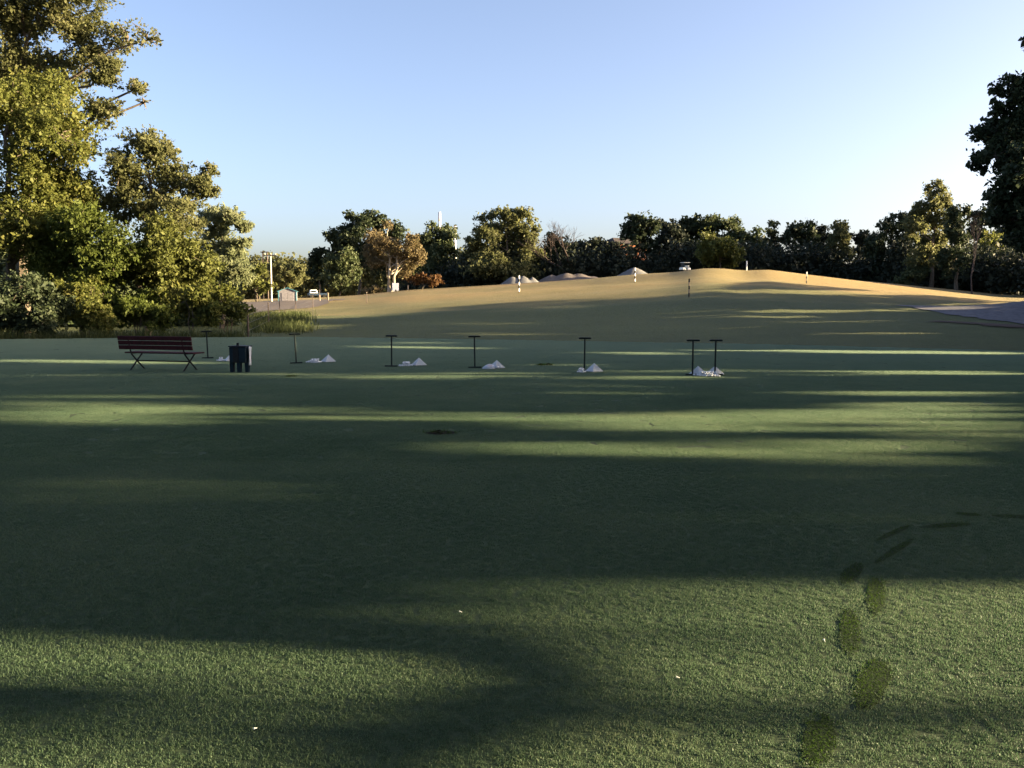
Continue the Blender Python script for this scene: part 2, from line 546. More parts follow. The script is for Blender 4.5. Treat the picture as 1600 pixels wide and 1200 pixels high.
def tag(o, label=None, cat=None, group=None, kind=None):
    if label:
        o['label'] = label
    if cat:
        o['category'] = cat
    if group:
        o['group'] = group
    if kind:
        o['kind'] = kind
    return o


def empty(name, loc, rz=0.0):
    o = bpy.data.objects.new(name, None)
    o.location = tuple(float(v) for v in loc)
    o.rotation_euler = (0, 0, rz)
    o.empty_display_size = 0.3
    COL.objects.link(o)
    return o


def copy_tree(o, parent=None):
    c = o.copy()
    COL.objects.link(c)
    if parent is not None:
        c.parent = parent
    for ch in [q for q in COL.objects if q.parent == o]:
        copy_tree(ch, c)
    return c


# ------------------------------------------------------------------ the setting: lawn, range, far ground
def grid_sheet(name, xs, ys, zf, mat):
    X, Y = np.meshgrid(xs, ys)
    return X, Y, zf


def sheet(name, X, Y, Z, mat):
    ny, nx = X.shape
    v = np.stack([X, Y, Z], -1).reshape(-1, 3)
    f = []
    for j in range(ny - 1):
        for i in range(nx - 1):
            a = j * nx + i
            f.append((a, a + 1, a + nx + 1, a + nx))
    me = bpy.data.meshes.new(name)
    me.from_pydata(v.tolist(), [], f)
    me.polygons.foreach_set('use_smooth', [True] * len(me.polygons))
    me.materials.append(mat)
    me.update()
    o = bpy.data.objects.new(name, me)
    COL.objects.link(o)
    o['kind'] = 'structure'
    return o


# tee: flat mown lawn up to its far edge
xs = np.linspace(-60, 60, 61)
ts = np.concatenate([np.linspace(-45, 0, 8), np.linspace(0, 1, 14)[1:]])
X, T = np.meshgrid(xs, ts)
E = edge_y(X)
Yt = np.where(T <= 0, T, T * E)
tee = sheet('tee_lawn', X, Yt, np.zeros_like(X), M['tee'])
# range: everything from the edge of the tee over the crest and beyond
xs = np.concatenate([np.linspace(-330, -72, 22), np.linspace(-70, 100, 120), np.linspace(102, 330, 20)])
us = np.concatenate([np.linspace(0, 3, 7), np.linspace(3, 121, 150)[1:], np.linspace(122, 420, 60)[1:]])
X, U = np.meshgrid(xs, us)
Yr = edge_y(X) + U + 0.02
hill = sheet('range_hill', X, Yr, terrain(X, Yr) - 0.004, M['range'])
g = MB()
for i in range(32):
    a, b_ = 2 * math.pi * i / 32, 2 * math.pi * (i + 1) / 32
    g.add([(0, 0, -1.2), (4000 * math.cos(a), 4000 * math.sin(a), -1.2), (4000 * math.cos(b_), 4000 * math.sin(b_), -1.2)], [(0, 1, 2)])
tag(g.build('ground', M['ground']), kind='structure')


def patch(name, px0, px1, Y0, Y1, mat, lift=0.02, n=14, ragged=0.5, seed=1):
    """a sheet that lies on the terrain, with an uneven outline"""
    rnd = np.random.default_rng(seed)
    c = [(on_range(px0, (Y0 + Y1) / 2)[0] + on_range(px1, (Y0 + Y1) / 2)[0]) / 2, (Y0 + Y1) / 2]
    rx = (on_range(px1, c[1])[0] - on_range(px0, c[1])[0]) / 2
    ry = (Y1 - Y0) / 2
    v = [(c[0], c[1], float(terrain(c[0], c[1])) + lift)]
    f = []
    A, K = 128, n
    ph = np.arange(A) * 2 * math.pi / A
    jit = 1 + ragged * (0.16 * np.sin(ph * 3 + 1) + 0.10 * np.sin(ph * 7 + seed) + 0.06 * np.sin(ph * 17 + 2) + 0.05 * rnd.standard_normal(A))
    for k in range(1, K + 1):
        for a in range(A):
            an = 2 * math.pi * a / A
            ex = 0.75
            x = c[0] + rx * (k / K) * math.copysign(abs(math.cos(an)) ** ex, math.cos(an)) * jit[a]
            y = c[1] + ry * (k / K) * math.copysign(abs(math.sin(an)) ** ex, math.sin(an)) * jit[a]
            v.append((x, y, float(terrain(x, y)) + lift))
    for a in range(A):
        f.append((0, 1 + a, 1 + (a + 1) % A))
        for k in range(K - 1):
            p, q = 1 + k * A, 1 + (k + 1) * A
            f.append((p + a, q + a, q + (a + 1) % A, p + (a + 1) % A))
    o = MB().add(v, f).build(name, mat, smooth=True)
    o['kind'] = 'structure'
    return o


patch('gravel_lot', 300, 505, 78, 132, M['gravel'], 0.05, 18, 0.3, 3)
patch('bare_earth', 1475, 1820, 42, 50.5, M['redearth'], 0.03, 14, 0.5, 6)
patch('gravel_mound', 1452, 1800, 50.5, 69, M['moundgravel'], 0.04, 18, 0.4, 4)


# ------------------------------------------------------------------ short turf: blades of grass over the whole tee
def blades(n, size, rng, hmin, hmax, wid, tilt):
    """n bent blades over a square tile of that size: (n*2,4,3) quads"""
    x, y = rng.uniform(-size / 2, size / 2, (2, n))
    L = rng.uniform(hmin, hmax, n)
    az = rng.uniform(0, 2 * math.pi, n)
    ti = np.abs(rng.normal(tilt, 0.3, n))
    wa = rng.uniform(0, 2 * math.pi, n)
    w2 = wid * rng.uniform(0.7, 1.3, n) / 2
    wx, wy = np.cos(wa) * w2, np.sin(wa) * w2
    dx, dy = np.cos(az), np.sin(az)
    s1, c1 = np.sin(ti * 0.5), np.cos(ti * 0.5)
    s2, c2 = np.sin(ti * 1.3), np.cos(ti * 1.3)
    p0 = np.stack([x, y, np.full(n, -0.002)], 1)
    p1 = p0 + np.stack([dx * s1, dy * s1, c1], 1) * (L * 0.55)[:, None]
    p2 = p1 + np.stack([dx * s2, dy * s2, np.maximum(c2, 0.05)], 1) * (L * 0.45)[:, None]
    W = np.stack([wx, wy, 0 * wx], 1)
    V = np.concatenate([p0 - W, p0 + W, p1 + W * 0.9, p1 - W * 0.9, p2 + W * 0.12, p2 - W * 0.12], 1).reshape(n, 6, 3)
    return V


def blade_object(name, V, mat):
    n = len(V)
    base = (np.arange(n) * 6)[:, None]
    f = np.concatenate([base + np.array([[0, 1, 2, 3]]), base + np.array([[3, 2, 4, 5]])], 1).reshape(-1, 4)
    me = bpy.data.meshes.new(name)
    me.vertices.add(n * 6)
    me.vertices.foreach_set('co', V.reshape(-1).astype(np.float32))
    me.loops.add(n * 8)
    me.loops.foreach_set('vertex_index', f.reshape(-1).astype(np.int32))
    me.polygons.add(n * 2)
    me.polygons.foreach_set('loop_start', np.arange(0, n * 8, 4, dtype=np.int32))
    me.update(calc_edges=True)
    me.materials.append(mat)
    o = bpy.data.objects.new(name, me)
    COL.objects.link(o)
    return o


def scatter(name, pts, tile, label):
    """one object: the tile set on every point with its own turn (geometry nodes)"""
    me = bpy.data.meshes.new(name)
    me.from_pydata([tuple(p) for p in pts], [], [])
    o = bpy.data.objects.new(name, me)
    COL.objects.link(o)
    ng = bpy.data.node_groups.new(name, 'GeometryNodeTree')
    ng.interface.new_socket('Geometry', in_out='INPUT', socket_type='NodeSocketGeometry')
    ng.interface.new_socket('Geometry', in_out='OUTPUT', socket_type='NodeSocketGeometry')
    N = ng.nodes
    gi, go = N.new('NodeGroupInput'), N.new('NodeGroupOutput')
    oi = N.new('GeometryNodeObjectInfo')
    oi.inputs['Object'].default_value = tile
    oi.inputs['As Instance'].default_value = True
    ip = N.new('GeometryNodeInstanceOnPoints')
    rv = N.new('FunctionNodeRandomValue')
    rv.data_type = 'FLOAT_VECTOR'
    rv.inputs[0].default_value = (0, 0, 0)
    rv.inputs[1].default_value = (0, 0, 6.283)
    sv = N.new('FunctionNodeRandomValue')
    sv.data_type = 'FLOAT'
    sv.inputs['Min'].default_value = 0.85
    sv.inputs['Max'].default_value = 1.2
    mp = N.new('GeometryNodeMeshToPoints')
    L = ng.links
    L.new(gi.outputs[0], mp.inputs['Mesh'])
    L.new(mp.outputs['Points'], ip.inputs['Points'])
    L.new(oi.outputs['Geometry'], ip.inputs['Instance'])
    L.new(rv.outputs[0], ip.inputs['Rotation'])
    L.new([s for s in sv.outputs if s.type == 'VALUE' and s.enabled][0], ip.inputs['Scale'])
    L.new(ip.outputs[0], go.inputs[0])
    md = o.modifiers.new('scatter', 'NODES')
    md.node_group = ng
    tag(o, label=label, kind='stuff')
    return o


rng = np.random.default_rng(5)
# footprints where the dew has been walked off: ends in the picture, half width in pixels
PRINTS = [
    ((1268, 1205), (1290, 1118), 30, 'wide dark footprint in the dew at the near end of the trail'),
    ((1345, 1112), (1378, 1030), 28, 'long mossy green footprint just above the nearest print of the trail'),
    ((1330, 1028), (1326, 952), 19, 'upright green footprint where the sunlit grass begins'),
    ((1366, 964), (1370, 900), 17, 'dark footprint crossing the edge between sun and shade'),
    ((1318, 914), (1340, 880), 16, 'short round footprint left of the trail in the shade'),
    ((1366, 882), (1426, 842), 9, 'slanting slim footprint beside the bend of the trail'),
    ((1368, 846), (1424, 820), 8, 'upper slanting footprint at the bend of the trail'),
    ((1436, 825), (1520, 818), 4, 'thin drawn-out footprint after the bend of the trail'),
    ((1490, 803), (1535, 805), 4, 'small blackish scuffed print at the far end of the trail'),
    ((1545, 806), (1620, 809), 3, 'faint long scuff running out of the picture at the far right'),
]
PR = []
for a, b_, hw, lb in PRINTS:
    A, B = G(*a)[:2], G(*b_)[:2]
    c = (A + B) / 2
    d = B - A
    Ln = np.linalg.norm(d)
    d = d / Ln
    w_ = hw / F * math.hypot(c[1], CAM_Z)
    if abs(d[0]) > 0.8:
        w_ = max(w_ * c[1] / CAM_Z * 0.55, 0.05)
    PR.append((c, d, Ln / 2, min(w_ * (0.86 if abs(d[0]) < 0.8 else 1.25), 0.16), lb))


def print_mask(x, y):
    m = np.zeros_like(x, bool)
    for c, d, l_, w_, _ in PR:
        u = (x - c[0]) * d[0] + (y - c[1]) * d[1]
        v = -(x - c[0]) * d[1] + (y - c[1]) * d[0]
        wob = 1 + 0.12 * np.sin(u * 40) + 0.1 * np.sin(v * 60 + 1)
        m |= ((np.abs(u) / l_) ** 2.1 + (np.abs(v) / (w_ * (1 + 0.22 * np.sin(u / l_ * 2.6)))) ** 2.0) < 0.8 * wob
    return m


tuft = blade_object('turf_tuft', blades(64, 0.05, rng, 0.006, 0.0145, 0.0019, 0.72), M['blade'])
tuft.hide_render = True
tuft['kind'] = 'stuff'
NEAR, STEP = 9.0, 0.040
yy, xx = np.meshgrid(np.arange(2.3, NEAR, STEP), np.arange(-6.2, 6.2, STEP), indexing='ij')
xx = xx + rng.uniform(-STEP / 2, STEP / 2, xx.shape)
yy = yy + rng.uniform(-STEP / 2, STEP / 2, yy.shape)
keep = (np.abs(xx) < yy * 0.6 + 0.5) & ~print_mask(xx, yy)
# patchy growth: a little thinner here and there
pt = np.sin(xx * 3.1 + np.sin(yy * 2.2) * 1.7) * np.sin(yy * 4.3 + np.sin(xx * 1.9)) + rng.normal(0, 0.6, xx.shape)
keep &= pt > -2.6
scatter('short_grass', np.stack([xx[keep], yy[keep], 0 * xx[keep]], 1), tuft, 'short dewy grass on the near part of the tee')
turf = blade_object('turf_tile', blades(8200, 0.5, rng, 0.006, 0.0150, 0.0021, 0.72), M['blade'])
turf.hide_render = True
turf['kind'] = 'stuff'
yy, xx = np.meshgrid(np.arange(NEAR + 0.1, 44, 0.42), np.arange(-27, 27, 0.42), indexing='ij')
xx = xx + rng.uniform(-0.08, 0.08, xx.shape)
yy = yy + rng.uniform(-0.08, 0.08, yy.shape)
keep = (np.abs(xx) < yy * 0.6 + 1.0) & (yy < edge_y(xx) - 0.2)
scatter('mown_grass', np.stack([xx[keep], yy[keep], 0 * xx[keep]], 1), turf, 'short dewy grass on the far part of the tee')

for c, d, l_, w_, lb in PR:
    n = int(4 * l_ * w_ * 14000)
    V = blades(n, 1.0, rng, 0.008, 0.014, 0.0022, 1.1)
    cx = V[:, 0, 0]
    cy = V[:, 0, 1]
    off = np.stack([V[:, 0, 0], V[:, 0, 1], 0 * cx], 1)[:, None, :]
    V = V - off
    u = rng.uniform(-1, 1, n) * l_
    v = rng.uniform(-1, 1, n) * w_
    ok = ((np.abs(u) / l_) ** 2.1 + (np.abs(v) / (w_ * (1 + 0.22 * np.sin(u / l_ * 2.6)))) ** 2.0) < 1.0 + rng.normal(0, 0.35, n)
    gx, gy = u * d[0] - v * d[1], u * d[1] + v * d[0]
    V = (V + np.stack([gx, gy, 0.001 + 0 * gx], 1)[:, None, :])[ok]
    V[:, :, 2] *= 0.6
    root = empty('footprint', (c[0], c[1], 0))
    blade_object('pressed_grass', V, M['pressed']).parent = root
    root.children[0].location = (0, 0, 0.005)
    fv, ff = [(0, 0, 0.004)], []
    for a in range(40):
        an = 2 * math.pi * a / 40
        e_ = 1.0
        q_ = 1 + 0.10 * rng.normal()
        q_ *= 0.9
        u_, v_ = l_ * q_ * math.copysign(abs(math.cos(an)) ** e_, math.cos(an)), w_ * q_ * math.copysign(abs(math.sin(an)) ** e_, math.sin(an))
        fv.append((u_ * d[0] - v_ * d[1], u_ * d[1] + v_ * d[0], 0.004))
        ff.append((0, 1 + a, 1 + (a + 1) % 40))
    MB().add(fv, ff).build('wet_turf', M['wetturf'], root)
    o = root
    tag(o, lb, 'footprint', 'footprints in the dew')


# ------------------------------------------------------------------ trees
def wobble(p0, p1, n, amp, rng):
    p0, p1 = np.asarray(p0, float), np.asarray(p1, float)
    L = np.linalg.norm(p1 - p0)
    t = np.linspace(0, 1, n)[:, None]
    q = p0 + (p1 - p0) * t
    q[1:-1] += rng.normal(0, amp * L, (n - 2, 3)) * np.array([1, 1, 0.5])
    q[1:, 2] += (np.sin(t[1:, 0] * math.pi) * 0.06 * L)
    return q


def leaf_quads(c, size, rng, up=0.25, long=1.5, droop=0.0):
    n = len(c)
    a = rng.normal(0, 1, (n, 3))
    a[:, 2] -= droop * 2
    a /= np.linalg.norm(a, axis=1)[:, None]
    b = rng.normal(0, 1, (n, 3))
    b = np.cross(a, b)
    b /= np.linalg.norm(b, axis=1)[:, None] + 1e-9
    s = size * np.clip(rng.lognormal(-0.08, 0.38, n), 0.4, 2.0)[:, None]
    a, b = a * s * long * 0.5, b * s * 0.5
    return np.stack([c - a, c + b - a * 0.15, c + a, c - b - a * 0.15], 1)


def crown_points(blobs, per_m2, leaf, rng, airy=0.0, sub=11, nsub_r=(0.28, 0.5)):
    """leaf centres in clumps: each (centre, radii) blob is broken into smaller tufts"""
    out = []
    tips = []
    for c, r in blobs:
        c, r = np.asarray(c), np.asarray(r)
        k = sub
        d = rng.normal(0, 1, (k, 3))
        d /= np.linalg.norm(d, axis=1)[:, None]
        cc = c + d * r * (rng.uniform(0.15, 1, (k, 1)) ** 0.5) * 0.72
        rr = r[None, :] * rng.uniform(nsub_r[0], nsub_r[1], (k, 1))
        tips.append(cc)
        area = 4 * (rr[:, 0] * rr[:, 2]) * math.pi
        cnt = np.maximum(6, (area * per_m2 / (leaf * leaf) * 0.95)).astype(int)
        for j in range(k):
            m = cnt[j]
            # twigs within the tuft: leaves gather along short spokes
            ns = max(4, m // 9)
            sd = rng.normal(0, 1, (ns, 3))
            sd /= np.linalg.norm(sd, axis=1)[:, None]
            sr = rng.uniform(0.45, 1.12, (ns, 1))
            idx = rng.integers(0, ns, m)
            p = cc[j] + sd[idx] * sr[idx] * rr[j] * rng.uniform(0.5, 1.0, (m, 1)) + rng.normal(0, leaf * 0.75, (m, 3))
            out.append(p)
    p = np.concatenate(out)
    if airy:
        ph = rng.uniform(0, 6, 6)
        s = np.mean([r[0] for _, r in blobs])
        q = p / (s * 0.33)
        nz = np.sin(q[:, 0] + ph[0] + 1.3 * np.sin(q[:, 2] * 0.7 + ph[1])) + np.sin(q[:, 2] * 1.2 + ph[2] + np.sin(q[:, 1] + ph[3])) + np.sin(q[:, 1] * 1.1 + ph[4])
        p = p[nz > -3 + 3.6 * airy + rng.normal(0, 0.5, len(p))]
    return p, np.concatenate(tips)


def in_beam(p):
    p = np.asarray(p, float)
    t = np.linspace(0, len(p) - 1, 40)
    p = np.stack([np.interp(t, np.arange(len(p)), p[:, c]) for c in range(3)], 1)
    q = landing(p)
    kx, ky = project(q)
    return bool((lit(kx, ky) > 0.55).any())


def tree(name, label, base, blobs, mat, leaf, seed, cover=1.0, airy=0.0, bark='bark', trunk_r=None, group=None, cat='tree', sub=11, limb_n=None, droop=0.0, long=1.5, fork=None, shade=False, multi=1, soft=False):
    rng = np.random.default_rng(seed)
    base = np.asarray(base, float)
    root = empty(name, base)
    tag(root, label, cat, group)
    allc = np.array([b[0] for b in blobs])
    zs = allc[:, 2]
    top = max(b[0][2] + 0.5 * b[1][2] for b in blobs)
    cxy = np.average(allc[:, :2], axis=0, weights=[b[1][0] * b[1][2] for b in blobs])
    H = top - base[2]
    tr = trunk_r or 0.018 * H + 0.04
    leaves, tips = crown_points(blobs, cover * (0.5 if soft else 1), leaf, rng, airy, 20 if soft else sub, (0.24, 0.56) if soft else (0.28, 0.5))
    mb = MB()
    bare = set()
    for k in range(multi):
        off = rng.normal(0, 0.12 * (multi > 1) * H, 2)
        p1 = np.array([base[0] * 0.35 + cxy[0] * 0.65 + off[0], base[1] * 0.35 + cxy[1] * 0.65 + off[1], base[2] + H * 0.86])
        path = wobble(base + np.array([off[0] * 0.1, off[1] * 0.1, -0.3]), p1, 8, 0.022, rng)
        rad = np.linspace(1, 0.16, 8) * tr / math.sqrt(multi)
        rad[0] *= 1.3
        if shade and in_beam(path):
            top_ok = [i for i in range(3, 9) if not in_beam(path[:i])]
            path, rad = (path[:top_ok[-1]], rad[:top_ok[-1]]) if top_ok else (path[:2], rad[:2])
        mb.tube(path - base, rad, 8)
        if len(path) < 8:
            path = np.concatenate([path, np.repeat(path[-1:], 8 - len(path), 0)])
            rad = np.concatenate([rad, np.repeat(rad[-1:], 8 - len(rad))])
        for c, r in blobs:
            # a limb from the trunk into each mass of the crown, twigs from there
            i = int(np.clip((c[2] - base[2] - 0.45 * np.hypot(*(c[:2] - base[:2]))) / (H * 0.86) * 7, 1, 6))
            lp = wobble(path[i], c, 5, 0.05, rng)
            if shade and in_beam(lp):
                bare.add(tuple(np.round(c, 3)))
                continue
            mb.tube(lp - base, np.linspace(rad[i] * 0.62, rad[i] * 0.18 + 0.01, 5), 5)
    tsel = tips if limb_n is None else tips[:: max(1, len(tips) // limb_n)]
    bc = np.array([b[0] for b in blobs])
    for t in tsel:
        c = bc[np.argmin(np.linalg.norm(bc - t, axis=1))]
        e = t + (t - c) * 0.45
        if shade and (tuple(np.round(c, 3)) in bare or in_beam(np.array([c, (c + e) / 2, e]))):
            continue
        mb.tube(wobble(c, e, 4, 0.07, rng) - base, np.linspace(tr * 0.16, tr * 0.03, 4) + 0.006, 4)
    mb.build('trunk', M[bark], root)
    if shade:
        q = landing(leaves)
        px, py = project(q)
        T = np.clip(lit(px, py), 1e-4, 1)
        kill = rng.uniform(0, 1, len(leaves)) < np.where(T > 0.98, 1.0, np.where(T < 0.01, 0, 1 + np.log(T) / 12.0))
        kill &= q[:, 1] > 1.5
        # the crowns of this row stay below the sun of the trees on the other side of the lawn
        tt = (leaves[:, 0] + 19) / SUN.x
        yl, zl = leaves[:, 1] - SUN.y * tt, leaves[:, 2] - SUN.z * tt
        kill |= (yl > 37) & (yl < 60) & (zl > 0.25 + rng.uniform(-0.2, 0.9, len(leaves)))
        leaves = leaves[~kill]
    quads('crown', leaf_quads(leaves, leaf, rng, droop=droop, long=long), M[mat], root, base)
    return root


def pxblobs(Y, lst, rng, depth=0.5, grow=1.0):
    out = []
    for px, py, rx, ry in lst:
        rx, ry = rx * grow, ry * grow
        k = px_m(Y)
        dy = rng.uniform(-depth, depth) * rx * k
        c = P(px, py, Y + dy)
        out.append((c, np.array([rx * k, (rx + ry) * 0.5 * k, ry * k])))
    return out


def ptree(name, label, Y, basepx, lst, mat, leaf, seed, base=None, grow=1.22, **kw):
    rng = np.random.default_rng(seed + 900)
    b = on_range(basepx, Y) if base is None else base
    return tree(name, label, b, pxblobs(Y, lst, rng, grow=grow), mat, leaf, seed, **kw)


LG = 'trees along the left side of the range'
ptree('cottonwood_tree', 'tallest airy tree at the left edge, its open top branches reaching over the sky', 50, 40,
      [(20, 20, 70, 55), (-50, 60, 90, 110), (110, 25, 45, 40), (130, 75, 45, 30), (200, 58, 42, 24), (232, 62, 20, 12), (165, 112, 36, 22), (210, 140, 24, 14), (225, 160, 14, 9), (70, 120, 70, 45), (165, 175, 40, 22), (90, -30, 80, 40), (10, -60, 90, 50)],
      'greyolive', 0.095, 11, soft=True, group=LG, airy=0.36, cover=0.8, trunk_r=0.34, limb_n=110)
ptree('leafy_tree', 'dense olive green tree filling the left edge below the airy tree top', 45.5, 30,
      [(35, 160, 75, 65), (-40, 200, 80, 90), (95, 215, 60, 55), (60, 290, 80, 60), (-20, 330, 90, 80), (120, 300, 50, 50), (75, 370, 70, 50)],
      'olive', 0.098, 12, soft=True, group=LG, airy=0.12, cover=1.0, trunk_r=0.3, limb_n=60)
ptree('leafy_tree', 'middle tree of the left side with dark twiggy spurs standing out against the sky', 47, 225,
      [(220, 228, 42, 28), (255, 240, 24, 18), (190, 262, 36, 28), (255, 285, 56, 40), (310, 292, 26, 18), (328, 264, 13, 13), (334, 300, 14, 8), (205, 320, 50, 40), (270, 335, 50, 35)],
      'greyolive', 0.092, 13, soft=True, group=LG, airy=0.3, cover=0.9, trunk_r=0.22, limb_n=80)
ptree('willow_tree', 'pale willow with upswept feathery sprays at the right end of the left side trees', 55, 345,
      [(340, 352, 36, 28), (365, 340, 22, 16), (385, 354, 16, 9), (378, 378, 18, 9), (330, 392, 44, 32), (362, 398, 26, 22), (350, 425, 42, 26)],
      'pale', 0.085, 14, soft=True, group=LG, airy=0.3, cover=0.75, trunk_r=0.14, long=2.6, limb_n=60)
ptree('young_tree', 'bright green young tree standing in front of the dense olive tree', 44, 130,
      [(120, 355, 48, 40), (165, 390, 50, 42), (95, 400, 50, 40), (135, 430, 56, 36)], 'green', 0.095, 15, soft=True, group=LG, airy=0.15, cover=0.9, limb_n=40)
ptree('young_tree', 'yellowish green young tree below the middle tree of the left side', 45, 250,
      [(240, 385, 50, 40), (285, 400, 44, 36), (215, 420, 44, 36), (265, 440, 56, 32), (310, 425, 34, 30)], 'yellow', 0.095, 16, soft=True, group=LG, airy=0.15, cover=0.95, limb_n=40)
SG = 'shrubs along the left edge of the tee'
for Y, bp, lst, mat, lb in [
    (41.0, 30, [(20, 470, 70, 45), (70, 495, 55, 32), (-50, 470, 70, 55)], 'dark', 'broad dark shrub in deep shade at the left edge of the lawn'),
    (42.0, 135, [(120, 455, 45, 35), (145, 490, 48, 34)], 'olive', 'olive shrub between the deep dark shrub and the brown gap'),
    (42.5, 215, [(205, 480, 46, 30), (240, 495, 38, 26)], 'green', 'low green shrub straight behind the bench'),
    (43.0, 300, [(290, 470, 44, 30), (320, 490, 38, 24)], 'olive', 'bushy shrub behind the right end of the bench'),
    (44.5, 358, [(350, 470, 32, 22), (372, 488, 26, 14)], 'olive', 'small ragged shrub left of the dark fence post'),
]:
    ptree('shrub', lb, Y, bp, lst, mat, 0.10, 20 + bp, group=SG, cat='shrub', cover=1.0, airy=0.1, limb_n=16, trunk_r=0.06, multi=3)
ptree('shrub', 'round yellow green bush beside the pale pole on the gravel', 118, 402, [(400, 432, 24, 18), (384, 440, 18, 14), (412, 446, 16, 12)], 'yellow', 0.24, 31, cat='shrub', cover=0.9, limb_n=14, trunk_r=0.1, multi=3)

# tall weeds along the far left edge of the lawn
rngw = np.random.default_rng(77)
n = 9000
wx = rngw.uniform(-30, -12.5, n)
wy = edge_y(wx) + np.abs(rngw.normal(0.8, 1.4, n))
zz = terrain(wx, wy)
V = blades(n, 1.0, rngw, 0.12, 0.6, 0.018, 0.5)
V = V - np.stack([V[:, 0, 0], V[:, 0, 1], 0 * wx], 1)[:, None, :] + np.stack([wx, wy, zz], 1)[:, None, :]
wd = blade_object('tall_weeds', V, M['weeds'])
tag(wd, 'tall weeds growing along the left edge of the tee', kind='stuff')
n = 5000
wp = np.array([on_range(p, q) for p, q in zip(rngw.uniform(392, 480, 900), rngw.uniform(50, 74, 900))])[rngw.integers(0, 900, n)]
wp[:, :2] += rngw.normal(0, 0.4, (n, 2))
wp[:, 2] = terrain(wp[:, 0], wp[:, 1])
V = blades(n, 1.0, rngw, 0.15, 0.6, 0.03, 0.45)
V = V - np.stack([V[:, 0, 0], V[:, 0, 1], 0 * wp[:, 0]], 1)[:, None, :] + wp[:, None, :]
tag(blade_object('fence_weeds', V, M['weeds']), 'rank green weeds along the wire fence', kind='stuff')

